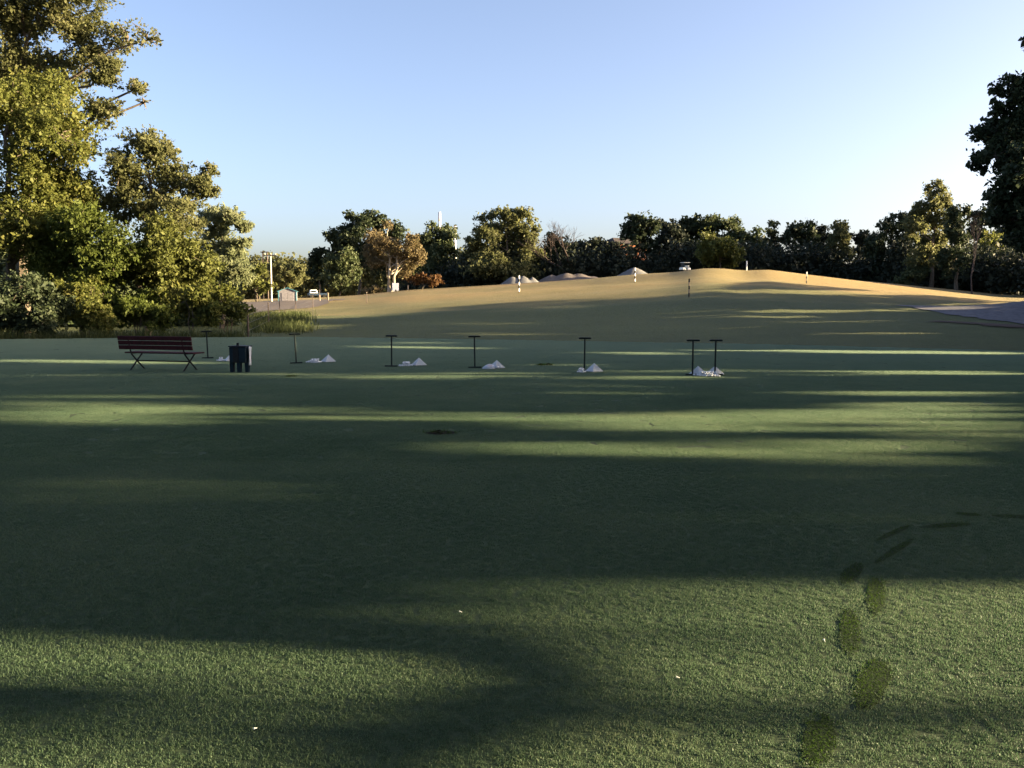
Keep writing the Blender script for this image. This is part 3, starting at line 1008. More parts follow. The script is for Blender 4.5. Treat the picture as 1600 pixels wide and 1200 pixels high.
# ---- far trees, from left to right
FG = 'trees of the far wood behind the range'
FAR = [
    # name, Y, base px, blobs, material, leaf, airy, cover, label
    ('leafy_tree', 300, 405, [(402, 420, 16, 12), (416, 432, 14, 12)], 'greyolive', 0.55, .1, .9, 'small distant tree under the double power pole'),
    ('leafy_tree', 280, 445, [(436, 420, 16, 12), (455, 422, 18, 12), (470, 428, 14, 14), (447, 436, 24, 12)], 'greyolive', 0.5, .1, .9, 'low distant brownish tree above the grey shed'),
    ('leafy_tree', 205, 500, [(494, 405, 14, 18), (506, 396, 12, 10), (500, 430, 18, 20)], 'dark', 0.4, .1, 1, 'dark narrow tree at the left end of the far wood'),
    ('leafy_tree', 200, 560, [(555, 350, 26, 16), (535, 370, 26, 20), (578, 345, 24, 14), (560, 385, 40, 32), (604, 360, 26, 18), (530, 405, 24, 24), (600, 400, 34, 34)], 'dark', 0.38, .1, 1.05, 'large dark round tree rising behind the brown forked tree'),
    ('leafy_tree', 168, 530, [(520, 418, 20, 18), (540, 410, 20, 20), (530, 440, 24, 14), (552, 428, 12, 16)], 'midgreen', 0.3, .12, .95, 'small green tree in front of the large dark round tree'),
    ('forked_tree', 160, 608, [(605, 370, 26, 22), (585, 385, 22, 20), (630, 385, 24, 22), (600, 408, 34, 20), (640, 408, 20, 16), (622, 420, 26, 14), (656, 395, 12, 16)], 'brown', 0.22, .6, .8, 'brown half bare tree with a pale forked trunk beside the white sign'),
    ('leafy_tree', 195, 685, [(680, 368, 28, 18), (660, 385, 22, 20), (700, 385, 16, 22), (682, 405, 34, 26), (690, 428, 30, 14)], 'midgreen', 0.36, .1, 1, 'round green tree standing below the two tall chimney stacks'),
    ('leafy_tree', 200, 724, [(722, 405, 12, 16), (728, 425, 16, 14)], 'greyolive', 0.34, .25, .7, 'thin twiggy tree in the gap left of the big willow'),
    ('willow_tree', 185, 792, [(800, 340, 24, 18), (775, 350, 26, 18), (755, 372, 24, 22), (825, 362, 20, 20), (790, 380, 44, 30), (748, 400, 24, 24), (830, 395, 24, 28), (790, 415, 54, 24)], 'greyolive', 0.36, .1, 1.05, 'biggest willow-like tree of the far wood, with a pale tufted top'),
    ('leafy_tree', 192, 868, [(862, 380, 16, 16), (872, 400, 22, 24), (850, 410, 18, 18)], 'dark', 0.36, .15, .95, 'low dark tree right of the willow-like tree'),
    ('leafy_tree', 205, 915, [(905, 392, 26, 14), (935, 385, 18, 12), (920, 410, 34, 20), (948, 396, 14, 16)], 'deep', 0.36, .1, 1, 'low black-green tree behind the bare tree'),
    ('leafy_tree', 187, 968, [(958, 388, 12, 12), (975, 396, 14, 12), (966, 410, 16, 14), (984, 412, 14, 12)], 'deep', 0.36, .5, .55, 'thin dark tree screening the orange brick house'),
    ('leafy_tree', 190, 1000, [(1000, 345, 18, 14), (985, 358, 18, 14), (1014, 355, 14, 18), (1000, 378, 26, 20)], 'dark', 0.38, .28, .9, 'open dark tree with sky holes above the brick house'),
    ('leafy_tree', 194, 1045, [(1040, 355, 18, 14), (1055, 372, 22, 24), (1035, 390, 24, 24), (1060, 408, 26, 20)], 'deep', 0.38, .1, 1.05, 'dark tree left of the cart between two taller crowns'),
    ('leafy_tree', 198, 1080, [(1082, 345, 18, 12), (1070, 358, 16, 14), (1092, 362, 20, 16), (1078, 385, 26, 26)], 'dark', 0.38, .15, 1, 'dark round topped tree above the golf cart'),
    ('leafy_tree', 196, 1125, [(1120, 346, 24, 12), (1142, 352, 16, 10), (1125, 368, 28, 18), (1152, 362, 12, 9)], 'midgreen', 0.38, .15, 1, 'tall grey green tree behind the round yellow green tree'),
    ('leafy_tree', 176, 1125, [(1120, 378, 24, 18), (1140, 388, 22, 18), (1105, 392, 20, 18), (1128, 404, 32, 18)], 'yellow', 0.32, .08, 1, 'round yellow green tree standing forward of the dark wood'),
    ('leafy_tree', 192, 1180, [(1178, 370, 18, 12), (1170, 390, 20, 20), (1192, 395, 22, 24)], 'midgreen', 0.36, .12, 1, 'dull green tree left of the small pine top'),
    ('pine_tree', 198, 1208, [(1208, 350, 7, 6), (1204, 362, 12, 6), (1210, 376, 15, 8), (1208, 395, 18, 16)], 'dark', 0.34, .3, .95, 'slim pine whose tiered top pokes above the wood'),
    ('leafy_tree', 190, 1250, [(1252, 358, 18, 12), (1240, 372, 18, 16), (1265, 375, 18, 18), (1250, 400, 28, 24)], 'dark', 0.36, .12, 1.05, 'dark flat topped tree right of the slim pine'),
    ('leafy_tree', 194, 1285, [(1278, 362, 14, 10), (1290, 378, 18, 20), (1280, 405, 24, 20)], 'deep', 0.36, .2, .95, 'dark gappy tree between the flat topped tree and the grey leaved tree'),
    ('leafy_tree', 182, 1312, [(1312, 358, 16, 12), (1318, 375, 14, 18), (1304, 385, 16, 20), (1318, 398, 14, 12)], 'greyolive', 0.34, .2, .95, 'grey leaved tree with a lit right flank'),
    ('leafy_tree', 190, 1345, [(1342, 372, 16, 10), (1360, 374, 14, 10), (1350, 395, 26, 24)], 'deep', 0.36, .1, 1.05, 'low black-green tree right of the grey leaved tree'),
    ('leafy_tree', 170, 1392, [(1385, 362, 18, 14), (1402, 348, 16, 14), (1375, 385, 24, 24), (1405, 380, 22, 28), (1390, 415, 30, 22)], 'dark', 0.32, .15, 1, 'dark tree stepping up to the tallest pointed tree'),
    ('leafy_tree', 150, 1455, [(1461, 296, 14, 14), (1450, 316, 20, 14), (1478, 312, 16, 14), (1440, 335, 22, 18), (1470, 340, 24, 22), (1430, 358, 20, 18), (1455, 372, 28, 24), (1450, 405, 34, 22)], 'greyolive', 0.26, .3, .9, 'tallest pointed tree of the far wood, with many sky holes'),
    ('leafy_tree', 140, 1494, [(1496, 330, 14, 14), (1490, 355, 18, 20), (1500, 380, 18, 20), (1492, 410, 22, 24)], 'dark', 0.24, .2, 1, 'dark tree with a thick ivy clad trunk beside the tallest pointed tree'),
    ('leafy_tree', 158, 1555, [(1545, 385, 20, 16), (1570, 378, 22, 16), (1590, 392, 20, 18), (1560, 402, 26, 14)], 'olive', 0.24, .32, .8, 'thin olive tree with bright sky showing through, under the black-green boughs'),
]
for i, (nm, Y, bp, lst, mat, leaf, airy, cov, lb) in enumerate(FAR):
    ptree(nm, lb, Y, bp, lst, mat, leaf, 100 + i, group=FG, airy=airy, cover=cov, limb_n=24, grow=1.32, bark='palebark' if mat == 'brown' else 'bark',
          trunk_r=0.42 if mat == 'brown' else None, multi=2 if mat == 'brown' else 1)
for i, (Y, bp, lst, mat, lb) in enumerate([
    (156, 1540, [(1545, 425, 24, 16), (1528, 440, 18, 14)], 'yellow', 'yellowish bush below the thin olive tree at the right end of the wood'),
    (153, 1585, [(1585, 420, 26, 18), (1600, 440, 24, 16)], 'olive', 'olive bush at the right edge of the picture, below the black-green boughs'),
    (150, 1432, [(1430, 430, 20, 14), (1410, 438, 18, 12)], 'midgreen', 'green bush at the foot of the tallest pointed tree'),
    (165, 660, [(650, 436, 20, 8), (675, 438, 18, 8)], 'rust', 'rusty brown bush right of the white sign'),
    (152, 590, [(588, 452, 12, 6), (575, 455, 12, 5)], 'brown', 'small straw coloured bush left of the forked trunk'),
]):
    ptree('shrub', lb, Y, bp, lst, mat, 0.22, 160 + i, group='bushes at the foot of the far wood', cat='shrub', cover=1, limb_n=10, trunk_r=0.08, multi=2)

# undergrowth that closes the foot of the far wood
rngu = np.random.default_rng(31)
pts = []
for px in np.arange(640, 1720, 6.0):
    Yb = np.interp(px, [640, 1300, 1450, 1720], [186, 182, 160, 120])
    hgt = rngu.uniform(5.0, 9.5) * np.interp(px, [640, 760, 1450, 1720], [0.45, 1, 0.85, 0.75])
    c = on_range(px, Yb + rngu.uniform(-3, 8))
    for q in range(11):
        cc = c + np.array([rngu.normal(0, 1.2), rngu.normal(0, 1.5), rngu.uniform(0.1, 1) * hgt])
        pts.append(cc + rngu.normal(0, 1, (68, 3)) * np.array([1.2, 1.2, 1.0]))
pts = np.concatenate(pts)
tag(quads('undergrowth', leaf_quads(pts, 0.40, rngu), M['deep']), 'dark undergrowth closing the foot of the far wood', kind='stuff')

def wood_mass(name, label, px0, px1, Y, top_py, mat, leaf, seed, step=6.0, jit=8, bottom=470, per=80):
    r_ = np.random.default_rng(seed)
    pts = []
    k = px_m(Y)
    for px in np.arange(px0, px1, step):
        tp = np.interp(px, [p[0] for p in top_py], [p[1] for p in top_py]) + r_.uniform(-jit, jit)
        for py in np.arange(tp, bottom, 8.0):
            c = P(px + r_.uniform(-4, 4), py, Y + r_.uniform(-4, 4))
            pts.append(c + r_.normal(0, 1, (per, 3)) * 6.0 * k)
    pts = np.concatenate(pts)
    pts = pts[pts[:, 2] > terrain(pts[:, 0], pts[:, 1])]
    return tag(quads(name, leaf_quads(pts, leaf, r_), M[mat]), label, kind='stuff')


wood_mass('distant_wood', 'low distant wood closing the gap between the left trees and the hill', 330, 760, 335, [(330, 418), (400, 416), (440, 412), (480, 420), (560, 412), (760, 410)], 'greyolive', 0.8, 51, bottom=468)
wood_mass('thicket', 'shaded thicket behind the trees on the left', -160, 372, 62, [(-160, 390), (200, 400), (300, 415), (372, 440)], 'midgreen', 0.2, 52, step=8.0, jit=12, bottom=520, per=70)

# ---- bare trees
def bare_tree(name, label, base, height, spread, seed, depth=4, r0=0.22, group=None, lean=(0, 0)):
    rng = random.Random(seed)
    root = empty(name, base)
    tag(root, label, 'tree', group)
    trunk, limbs = MB(), MB()

    def grow(p, d, L, r, k, mb):
        q = [p]
        dd = np.array(d)
        for s in range(3):
            dd = dd + np.array([rng.gauss(0, .12), rng.gauss(0, .12), 0.05])
            dd /= np.linalg.norm(dd)
            q.append(q[-1] + dd * L / 3)
        mb.tube(q, np.linspace(r, r * 0.6, 4), 5)
        if k == 0:
            return
        for j in range(rng.choice((2, 3, 3))):
            nd = dd + np.array([rng.gauss(0, spread), rng.gauss(0, spread), rng.gauss(0.1, .2)])
            nd /= np.linalg.norm(nd)
            grow(q[-1] if j < 2 else q[-2], nd, L * rng.uniform(.6, .85), r * 0.58, k - 1, limbs)
    grow(np.array([0, 0, -0.2]), np.array([lean[0], lean[1], 1.0]), height * 0.42, r0, depth, trunk)
    trunk.build('trunk', M['barebark'], root)
    limbs.build('branches', M['barebark'], root)
    return root


b0 = on_range(898, 184)
bare_tree('bare_tree', 'leafless grey tree with spreading twigs in the middle of the far wood', b0, 12.6, 0.62, 12, 6, 0.40)
b0 = on_range(1519, 128)
bare_tree('bare_tree', 'thin leafless branches rising between the wood and the black-green boughs', b0, 10.5, 0.3, 9, 4, 0.12)

# ---- the big dark tree at the right edge
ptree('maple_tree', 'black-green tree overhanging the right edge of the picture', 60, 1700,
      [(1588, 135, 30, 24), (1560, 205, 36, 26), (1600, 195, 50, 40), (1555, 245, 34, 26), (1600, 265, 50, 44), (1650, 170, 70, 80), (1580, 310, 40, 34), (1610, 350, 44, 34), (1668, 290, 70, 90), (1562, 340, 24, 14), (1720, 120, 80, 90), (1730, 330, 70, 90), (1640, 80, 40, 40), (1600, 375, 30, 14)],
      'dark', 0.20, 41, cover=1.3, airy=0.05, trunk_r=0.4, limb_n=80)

# ---- the row of trees beside the tee, out of the picture on the right: their crowns give the lawn its shade
RG = 'row of trees beside the tee on the right'
rngr = np.random.default_rng(8)
row = []
for k, y in enumerate(np.arange(-26, 96, 5.2)):
    for s in range(2):
        x = max(36.0, 0.60 * (y + 3) + 12) + s * 6.5 + rngr.uniform(-1, 1)
        yr = y + s * 2.6 + rngr.uniform(-0.8, 0.8)
        if abs(yr - 2.2) < 1.5:
            yr += 2.4 if yr > 2.2 else -2.2
        row.append((x, yr))
for i, (x, y) in enumerate(row):
    r_ = np.random.default_rng(300 + i)
    z0 = float(terrain(x, y))
    hgt = 12.5 + r_.uniform(-1.0, 1.6) + 5.0 * float(sstep(45, 66, y)) + (2.0 if y < 20 else 0)
    bl = []
    for q in range(7):
        fz = (q + 0.5) / 7
        rad = 3.7 * math.sin(math.pi * (0.20 + 0.70 * fz)) + 0.6
        c = np.array([x + r_.uniform(-1.3, 1.3), y + r_.uniform(-1.5, 1.5), z0 + 0.9 + fz * (hgt - 1.6)])
        bl.append((c, np.array([rad, rad, 1.5])))
    tree('hedgerow_tree', 'leafy tree with low boughs in the row that shades the tee', (x, y, z0), bl, 'olive', 0.38, 400 + i, cover=1.3, group=RG, shade=True, limb_n=14, trunk_r=0.16, sub=9)

# low brush between the trunks of that row
r_ = np.random.default_rng(61)
pts = []
for y in np.arange(-12, 92, 0.8):
    x = max(33.0, 0.60 * (y + 3) + 9)
    for q in range(7):
        pts.append(np.array([x + r_.uniform(-1.5, 1.5), y + r_.uniform(-.6, .6), float(terrain(x, y)) + r_.uniform(0.1, 3.4)]) + r_.normal(0, 0.45, (70, 3)))
pts = np.concatenate(pts)
q = landing(pts)
kx, ky = project(q)
T = np.clip(lit(kx, ky), 1e-4, 1)
pts = pts[~((q[:, 1] > 1.5) & (r_.uniform(0, 1, len(pts)) < np.where(T > 0.98, 1.0, np.where(T < 0.01, 0, 1 + np.log(T) / 12.0))))]
tag(quads('brush', leaf_quads(pts, 0.3, r_), M['olive']), 'low brush between the trunks of the row beside the tee', kind='stuff')

# a young tree close by on the right, its drooping bough throws the curved shadow on the near grass
ARC = [(150, 985, 10), (330, 982, 12), (520, 990, 16), (640, 997, 18), (740, 1010, 20), (820, 1030, 22), (862, 1052, 24), (862, 1075, 26), (825, 1100, 28), (760, 1122, 28), (680, 1145, 30), (610, 1170, 34), (560, 1215, 40)]
r_ = np.random.default_rng(91)
bp = np.array([15.0, 1.2, 0.0])
young = empty('young_tree', bp)
tag(young, 'young tree with a hooked drooping bough close by on the right', 'tree')


def toward_sun(g_, x):
    return g_ + np.array(SUN) / SUN.x * (x - g_[0])


spine = []
lv = []
for k in range(len(ARC) - 1):
    for t in np.linspace(0, 1, 8, endpoint=False):
        px, py, hw = [ARC[k][c] + (ARC[k + 1][c] - ARC[k][c]) * t for c in range(3)]
        gg = G(px, py)
        spine.append(toward_sun(gg, 12.0))
        for q in range(46):
            g2 = G(px + r_.normal(0, 14), py + r_.normal(0, hw * 0.62))
            lv.append(toward_sun(g2, 12.0 + r_.normal(0, 0.45)))
for q in range(260):
    a = r_.uniform(0, 6.3)
    g2 = G(40 + 170 * r_.uniform() ** .5 * math.cos(a), 1095 + 26 * r_.uniform() ** .5 * math.sin(a))
    lv.append(toward_sun(g2, 12.3 + r_.normal(0, 0.3)))
tk = MB()
topz = np.array([14.6, 1.6, 4.2])
tk.tube([np.zeros(3) - np.array([0, 0, .2]), (-0.1, 0.1, 1.2), (-0.2, 0.2, 2.6), topz - bp], [0.09, 0.075, 0.055, 0.02], 8)
tk.tube([(-0.2, 0.2, 2.5), (-1.2, 0.6, 2.9), spine[0] - bp + np.array([0, 0, .15]), spine[0] - bp], [0.03, 0.026, 0.02, 0.016], 6)
tk.tube([p - bp for p in spine[::6]], np.linspace(0.016, 0.005, len(spine[::6])), 5)
tk.build('trunk', M['bark'], young)
cr = np.array([14.6, 1.2, 4.6]) + r_.normal(0, 1, (1500, 3)) * np.array([0.7, 0.5, 0.5])
quads('crown', leaf_quads(np.concatenate([np.array(lv), cr]), 0.055, r_), M['olive'], young, bp)

# unseen trees added behind the camera to block sky light and darken the foreground
for i, (x, y, hh) in enumerate([(-15, -7, 13), (-6, -8.5, 14), (3, -8, 13.5), (11, -8.5, 14), (20, -8, 13), (-2, -16, 15), (9, -17, 15)]):
    r_ = np.random.default_rng(700 + i)
    bl = [(np.array([x + r_.uniform(-2, 2), y + r_.uniform(-2, 2), 4.0 + q * (hh - 5) / 6]), np.array([4.2 - 0.3 * q, 4.2 - 0.3 * q, 1.8])) for q in range(7)]
    bl += [(np.array([x + r_.uniform(-3, 3), y + 4 + 3.0 * q, 9.5 + 0.9 * q + r_.uniform(-.5, .5)]), np.array([3.8, 3.2, 1.4])) for q in range(6)]
    tree('added_sky_blocker', 'unseen leafy tree added behind the viewer to block sky light', (x, y, 0), bl, 'olive', 0.38, 700 + i, cover=0.9, group='unseen trees added behind the viewer', limb_n=14, trunk_r=0.25, sub=9)
for i in range(16):
    r_ = np.random.default_rng(800 + i)
    x, y = 118 + (i % 2) * 11 + r_.uniform(-2, 2), 165.5 + i * 4.5
    z0, hh = float(terrain(x, y)), r_.uniform(24, 29)
    bl = [(np.array([x + r_.uniform(-2, 2), y + r_.uniform(-2, 2), z0 + 2.0 + q * (hh - 4) / 7]), np.array([4.6, 4.6, 2.6])) for q in range(8)]
    tree('wood_tree', 'tall leafy tree in the wood beyond the right end of the range', (x, y, z0), bl, 'dark', 0.6, 800 + i, cover=0.9, group='trees of the wood beyond the right end', limb_n=10, trunk_r=0.3, sub=8)

# ------------------------------------------------------------------ things on the tee
# bench, seen from behind
bp = G(252, 579)
bench = empty('park_bench', (bp[0], bp[1] + 0.12, 0), R(-15))
tag(bench, 'dark red slatted bench with crossed iron legs facing the range', 'bench')
for k in range(3):
    MB().box((0, -0.26 - 0.018 * k, 0.545 + 0.108 * k), (1.98, 0.032, 0.098), rx=R(12)).build('back_slat', M['benchwood'], bench, bevel=0.006)
for k in range(4):
    MB().box((0.02, -0.13 + 0.115 * k, 0.415), (1.86, 0.1, 0.032)).build('seat_slat', M['benchwood'], bench, bevel=0.006)
for sx in (-0.72, 0.72):
    l = MB()
    l.tube([(sx, -0.24, 0.0), (sx, 0.0, 0.21), (sx, 0.22, 0.395)], 0.019, 6)
    l.tube([(sx + 0.012, 0.26, 0.0), (sx + 0.012, 0.0, 0.21), (sx + 0.012, -0.20, 0.395)], 0.019, 6)
    l.build('leg', M['benchiron'], bench)
    MB().box((sx, 0.03, 0.392), (0.035, 0.42, 0.012)).build('seat_bearer', M['benchiron'], bench)
    MB().tube([(sx, -0.16, 0.39), (sx, -0.205, 0.46), (sx, -0.238, 0.55), (sx, -0.285, 0.80)], 0.017, 6).build('back_post', M['benchiron'], bench)
MB().tube([(-0.72, 0.0, 0.215), (0.72, 0.0, 0.215)], 0.015, 6).build('stretcher', M['benchiron'], bench)

# ball stand / bin right of the bench
cp = G(374, 582)
bin_ = empty('litter_bin', (cp[0], cp[1] + 0.12, 0), R(-8))
tag(bin_, 'dark teal square bin on three stout legs with a knob on its lid', 'bin')
MB().box((0, 0, 0.40), (0.40, 0.34, 0.36)).build('body', M['teal'], bin_, bevel=0.02)
MB().box((-0.035, -0.172, 0.40), (0.13, 0.012, 0.355)).build('front_panel', M['blackplastic'], bin_, bevel=0.004)
MB().box((0, 0, 0.594), (0.425, 0.36, 0.026)).build('lid', M['blackplastic'], bin_, bevel=0.008)
MB().lathe((-0.06, 0, 0.606), [(0.035, 0), (0.03, 0.02), (0.022, 0.035), (0.032, 0.05), (0.026, 0.066)], 12).build('knob', M['blackplastic'], bin_, smooth=True)
for lx, ly in ((-0.165, -0.08), (0.02, -0.11), (0.19, -0.06)):
    MB().box((lx, ly, 0.111), (0.082, 0.09, 0.222), taper=1.2).build('leg', M['teal'], bin_, bevel=0.012)
tw = MB()
nx, nz = 6, 14
v = []
for j in range(nz):
    for i in range(nx):
        t = j / (nz - 1)
        v.append((0.012 * math.sin(i * 1.9 + t * 3) * (0.3 + t), -0.09 + 0.18 * i / (nx - 1) * (1 - 0.15 * t), -0.42 * t + 0.01 * math.sin(i)))
f = [(j * nx + i, j * nx + i + 1, (j + 1) * nx + i + 1, (j + 1) * nx + i) for j in range(nz - 1) for i in range(nx - 1)]
two = tw.add(v, f).build('towel', M['towel'], smooth=True)
two.location = (bin_.location.x + 0.235, bin_.location.y - 0.06, 0.585)
md = two.modifiers.new('thick', 'SOLIDIFY')
md.thickness = 0.012
tag(two, 'white towel hanging down the right side of the teal bin', 'towel')

# bag stands: T-shaped posts
RACKS = [(325, 560, 42), (463, 568, 49), (612, 573, 48), (742, 575, 49.5), (913, 580, 50.5), (1082, 586.5, 53), (1117, 586.5, 53)]
RL = ['bag stand behind the right end of the bench, partly lost against the dark shrubs', 'dark bag stand next to the loose pile nearest the bin', 'dark bag stand beside the third ball pyramid from the bin',
      'dark bag stand beside the white sack with faded red print', 'dark bag stand whose foot overlaps the flat white heap, standing alone right of the middle', 'left one of the two bag stands that stand close together', 'right one of the two bag stands that stand close together']
proto = None
for i, (px, py, hp) in enumerate(RACKS):
    gpt = G(px, py)
    if proto is None:
        proto = empty('bag_stand', (0, 0, 0))
        MB().tube([(0, 0, 0.0), (0, 0, 0.76)], 0.019, 8).build('pole', M['rack'], proto)
        t = MB().tube([(-0.145, 0, 0.765), (0.145, 0, 0.765)], 0.019, 8)
        t.build('top_bar', M['rack'], proto)
        MB().box((0, 0, 0.782), (0.24, 0.055, 0.012)).build('top_plate', M['rack'], proto, bevel=0.003)
        MB().tube([(-0.16, -0.05, 0.022), (0.16, -0.05, 0.022)], 0.018, 8).build('foot_bar', M['rack'], proto)
        MB().tube([(0, -0.06, 0.020), (0, 0.18, 0.020)], 0.016, 8).build('foot_stay', M['rack'], proto)
        o = proto
    else:
        o = copy_tree(proto)
    o.location = (gpt[0], gpt[1], 0)
    o.rotation_euler = (0, R([-1.5, -2.0, 0.3, -0.8, 0.6, 0, 0.5][i]), R([10, 12, -6, 4, 8, -5, 5][i]))
    tag(o, RL[i], 'bag stand', 'bag stands in a row on the tee')

# golf ball pyramids
import bmesh
bm = bmesh.new()
bmesh.ops.create_icosphere(bm, subdivisions=2, radius=0.02135)
BV = np.array([v.co[:] for v in bm.verts])
BF = [tuple(v.index for v in f.verts) for f in bm.faces]
bm.free()


def ball_mesh(name, centres):
    mb = MB()
    for c in centres:
        mb.add(BV + np.asarray(c), BF)
    me = bpy.data.meshes.new(name)
    me.from_pydata(mb.v, [], mb.f)
    me.polygons.foreach_set('use_smooth', [True] * len(me.polygons))
    me.materials.append(M['ball'])
    return me


D = 0.0427
cen = []
for k in range(7):
    m = 7 - k
    for i in range(m):
        for j in range(m):
            cen.append(((i - (m - 1) / 2) * D, (j - (m - 1) / 2) * D, 0.0213 + k * D * 0.61))
pyr_me = ball_mesh('ball_pyramid', cen)
PYR = [(359, 564.5, 25, 'ball pyramid mostly hidden behind the teal bin'), (512, 566, 38, 'ball pyramid next on the right of the teal bin'), (654, 571.5, 30, 'ball pyramid third from the bin, beside a low loose pile'),
       (776, 576, 35, 'ball pyramid behind the white sack with faded red print'), (929, 581.5, 32, 'single ball pyramid beside the lone stand right of the middle'),
       (1092, 586.5, 44, 'left pyramid of the close pair of ball pyramids'), (1118.5, 586.5, 40, 'right pyramid of the close pair of ball pyramids')]
for px, py, rz, lb in PYR:
    gpt = G(px, py)
    o = bpy.data.objects.new('ball_pyramid', pyr_me)
    COL.objects.link(o)
    o.location = (gpt[0], gpt[1] + 0.1, 0)
    o.rotation_euler = (0, 0, R(rz))
    tag(o, lb, 'ball pyramid', 'golf ball pyramids on the tee')
# loose balls rolled out of the pyramids
LOOSE = [(345, 564, 0.11, 28, 'loose balls spilling out left of the hidden pyramid'), (490, 567, 0.19, 80, 'long loose pile of balls left of the pyramid nearest the bin on its right'),
         (634, 572, 0.16, 66, 'loose low pile of balls left of the third pyramid'), (908.5, 582.5, 0.10, 22, 'few loose balls at the foot of the lone stand'),
         (1104, 588, 0.24, 90, 'loose balls spread along the front of the close pair of pyramids')]
for px, py, hw, n, lb in LOOSE:
    r_ = np.random.default_rng(int(px))
    cs = []
    tries = 0
    while len(cs) < n and tries < 9000:
        tries += 1
        u = r_.uniform(-1, 1)
        u = float(np.clip(r_.normal(0.1, 0.45), -1, 1))
        x, y = u * hw, r_.normal(0, 0.075)
        z = 0.0213
        for layer in range(3):
            if all((x - c[0]) ** 2 + (y - c[1]) ** 2 + (z - c[2]) ** 2 > (D * 0.93) ** 2 for c in cs):
                if layer == 0 or (abs(u) < 0.55 and r_.uniform() < 0.5):
                    cs.append((x, y, z))
                break
            z += D * 0.75
    gpt = G(px, py)
    o = bpy.data.objects.new('loose_balls', ball_mesh('loose_balls', cs))
    COL.objects.link(o)
    o.location = (gpt[0], gpt[1] + 0.05, 0)
    tag(o, lb, 'ball pile', 'loose golf balls beside the pyramids', kind='stuff')
# white sack beside the fourth stand
sk = MB()
v, f = [], []
na, nr = 28, 10
for k in range(nr):
    t = k / (nr - 1)
    for a in range(na):
        an = 2 * math.pi * a / na
        rr = math.sin(math.pi * 0.5 * (1 - t) ** 0.8) if t < 1 else 0.0
        wob = 1 + 0.08 * math.sin(3 * an + 2 * t) + 0.05 * math.sin(7 * an + 5 * t)
        v.append((0.17 * rr * wob * math.cos(an), 0.11 * rr * wob * math.sin(an), 0.004 + 0.115 * t ** 0.8 * (1 + 0.1 * math.sin(2 * an))))
for k in range(nr - 1):
    for a in range(na):
        f.append((k * na + a, k * na + (a + 1) % na, (k + 1) * na + (a + 1) % na, (k + 1) * na + a))
f.append(tuple(range(na))[::-1])
gpt = G(765, 577)
sack = empty('ball_sack', (gpt[0], gpt[1] + 0.08, 0))
tag(sack, 'slumped white sack with faded red print in front of a ball pyramid', 'sack')
sk.add(v, f).build('sack_cloth', M['bag'], sack, smooth=True)
MB().tube([(0.13, -0.02, 0.055), (0.19, -0.035, 0.04), (0.23, -0.02, 0.03)], [0.045, 0.022, 0.034], 8).build('sack_neck', M['bag'], sack, smooth=True)
prn = MB()
for k, (x, z) in enumerate(((-0.045, 0.085), (0.0, 0.078), (0.04, 0.082), (-0.02, 0.058), (0.03, 0.055))):
    prn.tube([(x - 0.014, -0.068 - (0.085 - z) * 0.75, z), (x + 0.014, -0.068 - (0.085 - z) * 0.75, z + 0.004)], 0.006, 5)
prn.build('red_print', M['redprint'], sack)


# divots: torn clumps of turf
def divot(px, py, sx, sy, h, label, seed):
    r_ = np.random.default_rng(seed)
    gpt = G(px, py)
    root = empty('divot', (gpt[0], gpt[1], 0), r_.uniform(-0.2, 0.2))
    tag(root, label, 'divot', 'torn divots on the tee')
    v, f = [], []
    na, nr = 22, 6
    for k in range(nr):
        t = k / (nr - 1)
        for a in range(na):
            an = 2 * math.pi * a / na
            wob = 1 + 0.3 * r_.normal() * 0.5
            rr = math.cos(t * math.pi / 2)
            v.append((sx * rr * wob * math.cos(an), sy * rr * wob * math.sin(an), 0.004 + h * t * (1 + 0.35 * r_.normal())))
    for k in range(nr - 1):
        for a in range(na):
            f.append((k * na + a, k * na + (a + 1) % na, (k + 1) * na + (a + 1) % na, (k + 1) * na + a))
    MB().add(v, f).build('soil', M['soil'], root)
    n = 260
    B = blades(n, 1.0, r_, min(0.02, h), min(0.05, h * 1.6), 0.004, 0.9)
    p = np.stack([r_.normal(0, sx * 0.6, n), r_.normal(0, sy * 0.6, n), r_.uniform(0, h, n)], 1)
    B = B - np.stack([B[:, 0, 0], B[:, 0, 1], 0 * p[:, 0]], 1)[:, None, :] + p[:, None, :]
    o = blade_object('torn_grass', B, M['pressed'])
    o.parent = root
    o['kind'] = 'stuff'


divot(688, 677, 0.19, 0.13, 0.025, 'largest dark torn divot in the middle of the lawn', 1)
divot(455, 588.5, 0.12, 0.09, 0.02, 'small flat divot between the bin and the second bag stand', 2)
divot(845, 571, 0.10, 0.10, 0.035, 'left of two little divots between the sack and the lone stand', 3)
divot(857, 570.5, 0.11, 0.10, 0.035, 'right of two little divots between the sack and the lone stand', 4)
# broken white tee pegs
for i, (px, py, lb) in enumerate([(1062, 1067, 'white broken tee peg right of the middle of the sunlit grass'), (722, 963, 'white broken tee peg near the upper rim of the sunlit grass'),
                                  (402, 1146, 'white broken tee peg at the lower left of the sunlit grass'), (1289, 1010, 'white broken tee peg just left of the footprints')]):
    gpt = G(px, py)
    r_ = random.Random(i)
    MBt = MB()
    MBt.lathe((0, 0, 0), [(0.0010, 0), (0.0018, 0.003), (0.0020, 0.010), (0.0042, 0.014), (0.0046, 0.016)], 10)
    o = MBt.build('tee_peg', M['white'], smooth=True)
    o.location = (gpt[0], gpt[1], 0.022)
    o.rotation_euler = (R(70 + r_.uniform(-8, 8)), 0, r_.uniform(0, 6))
    tag(o, lb, 'tee peg', 'broken tee pegs in the grass')

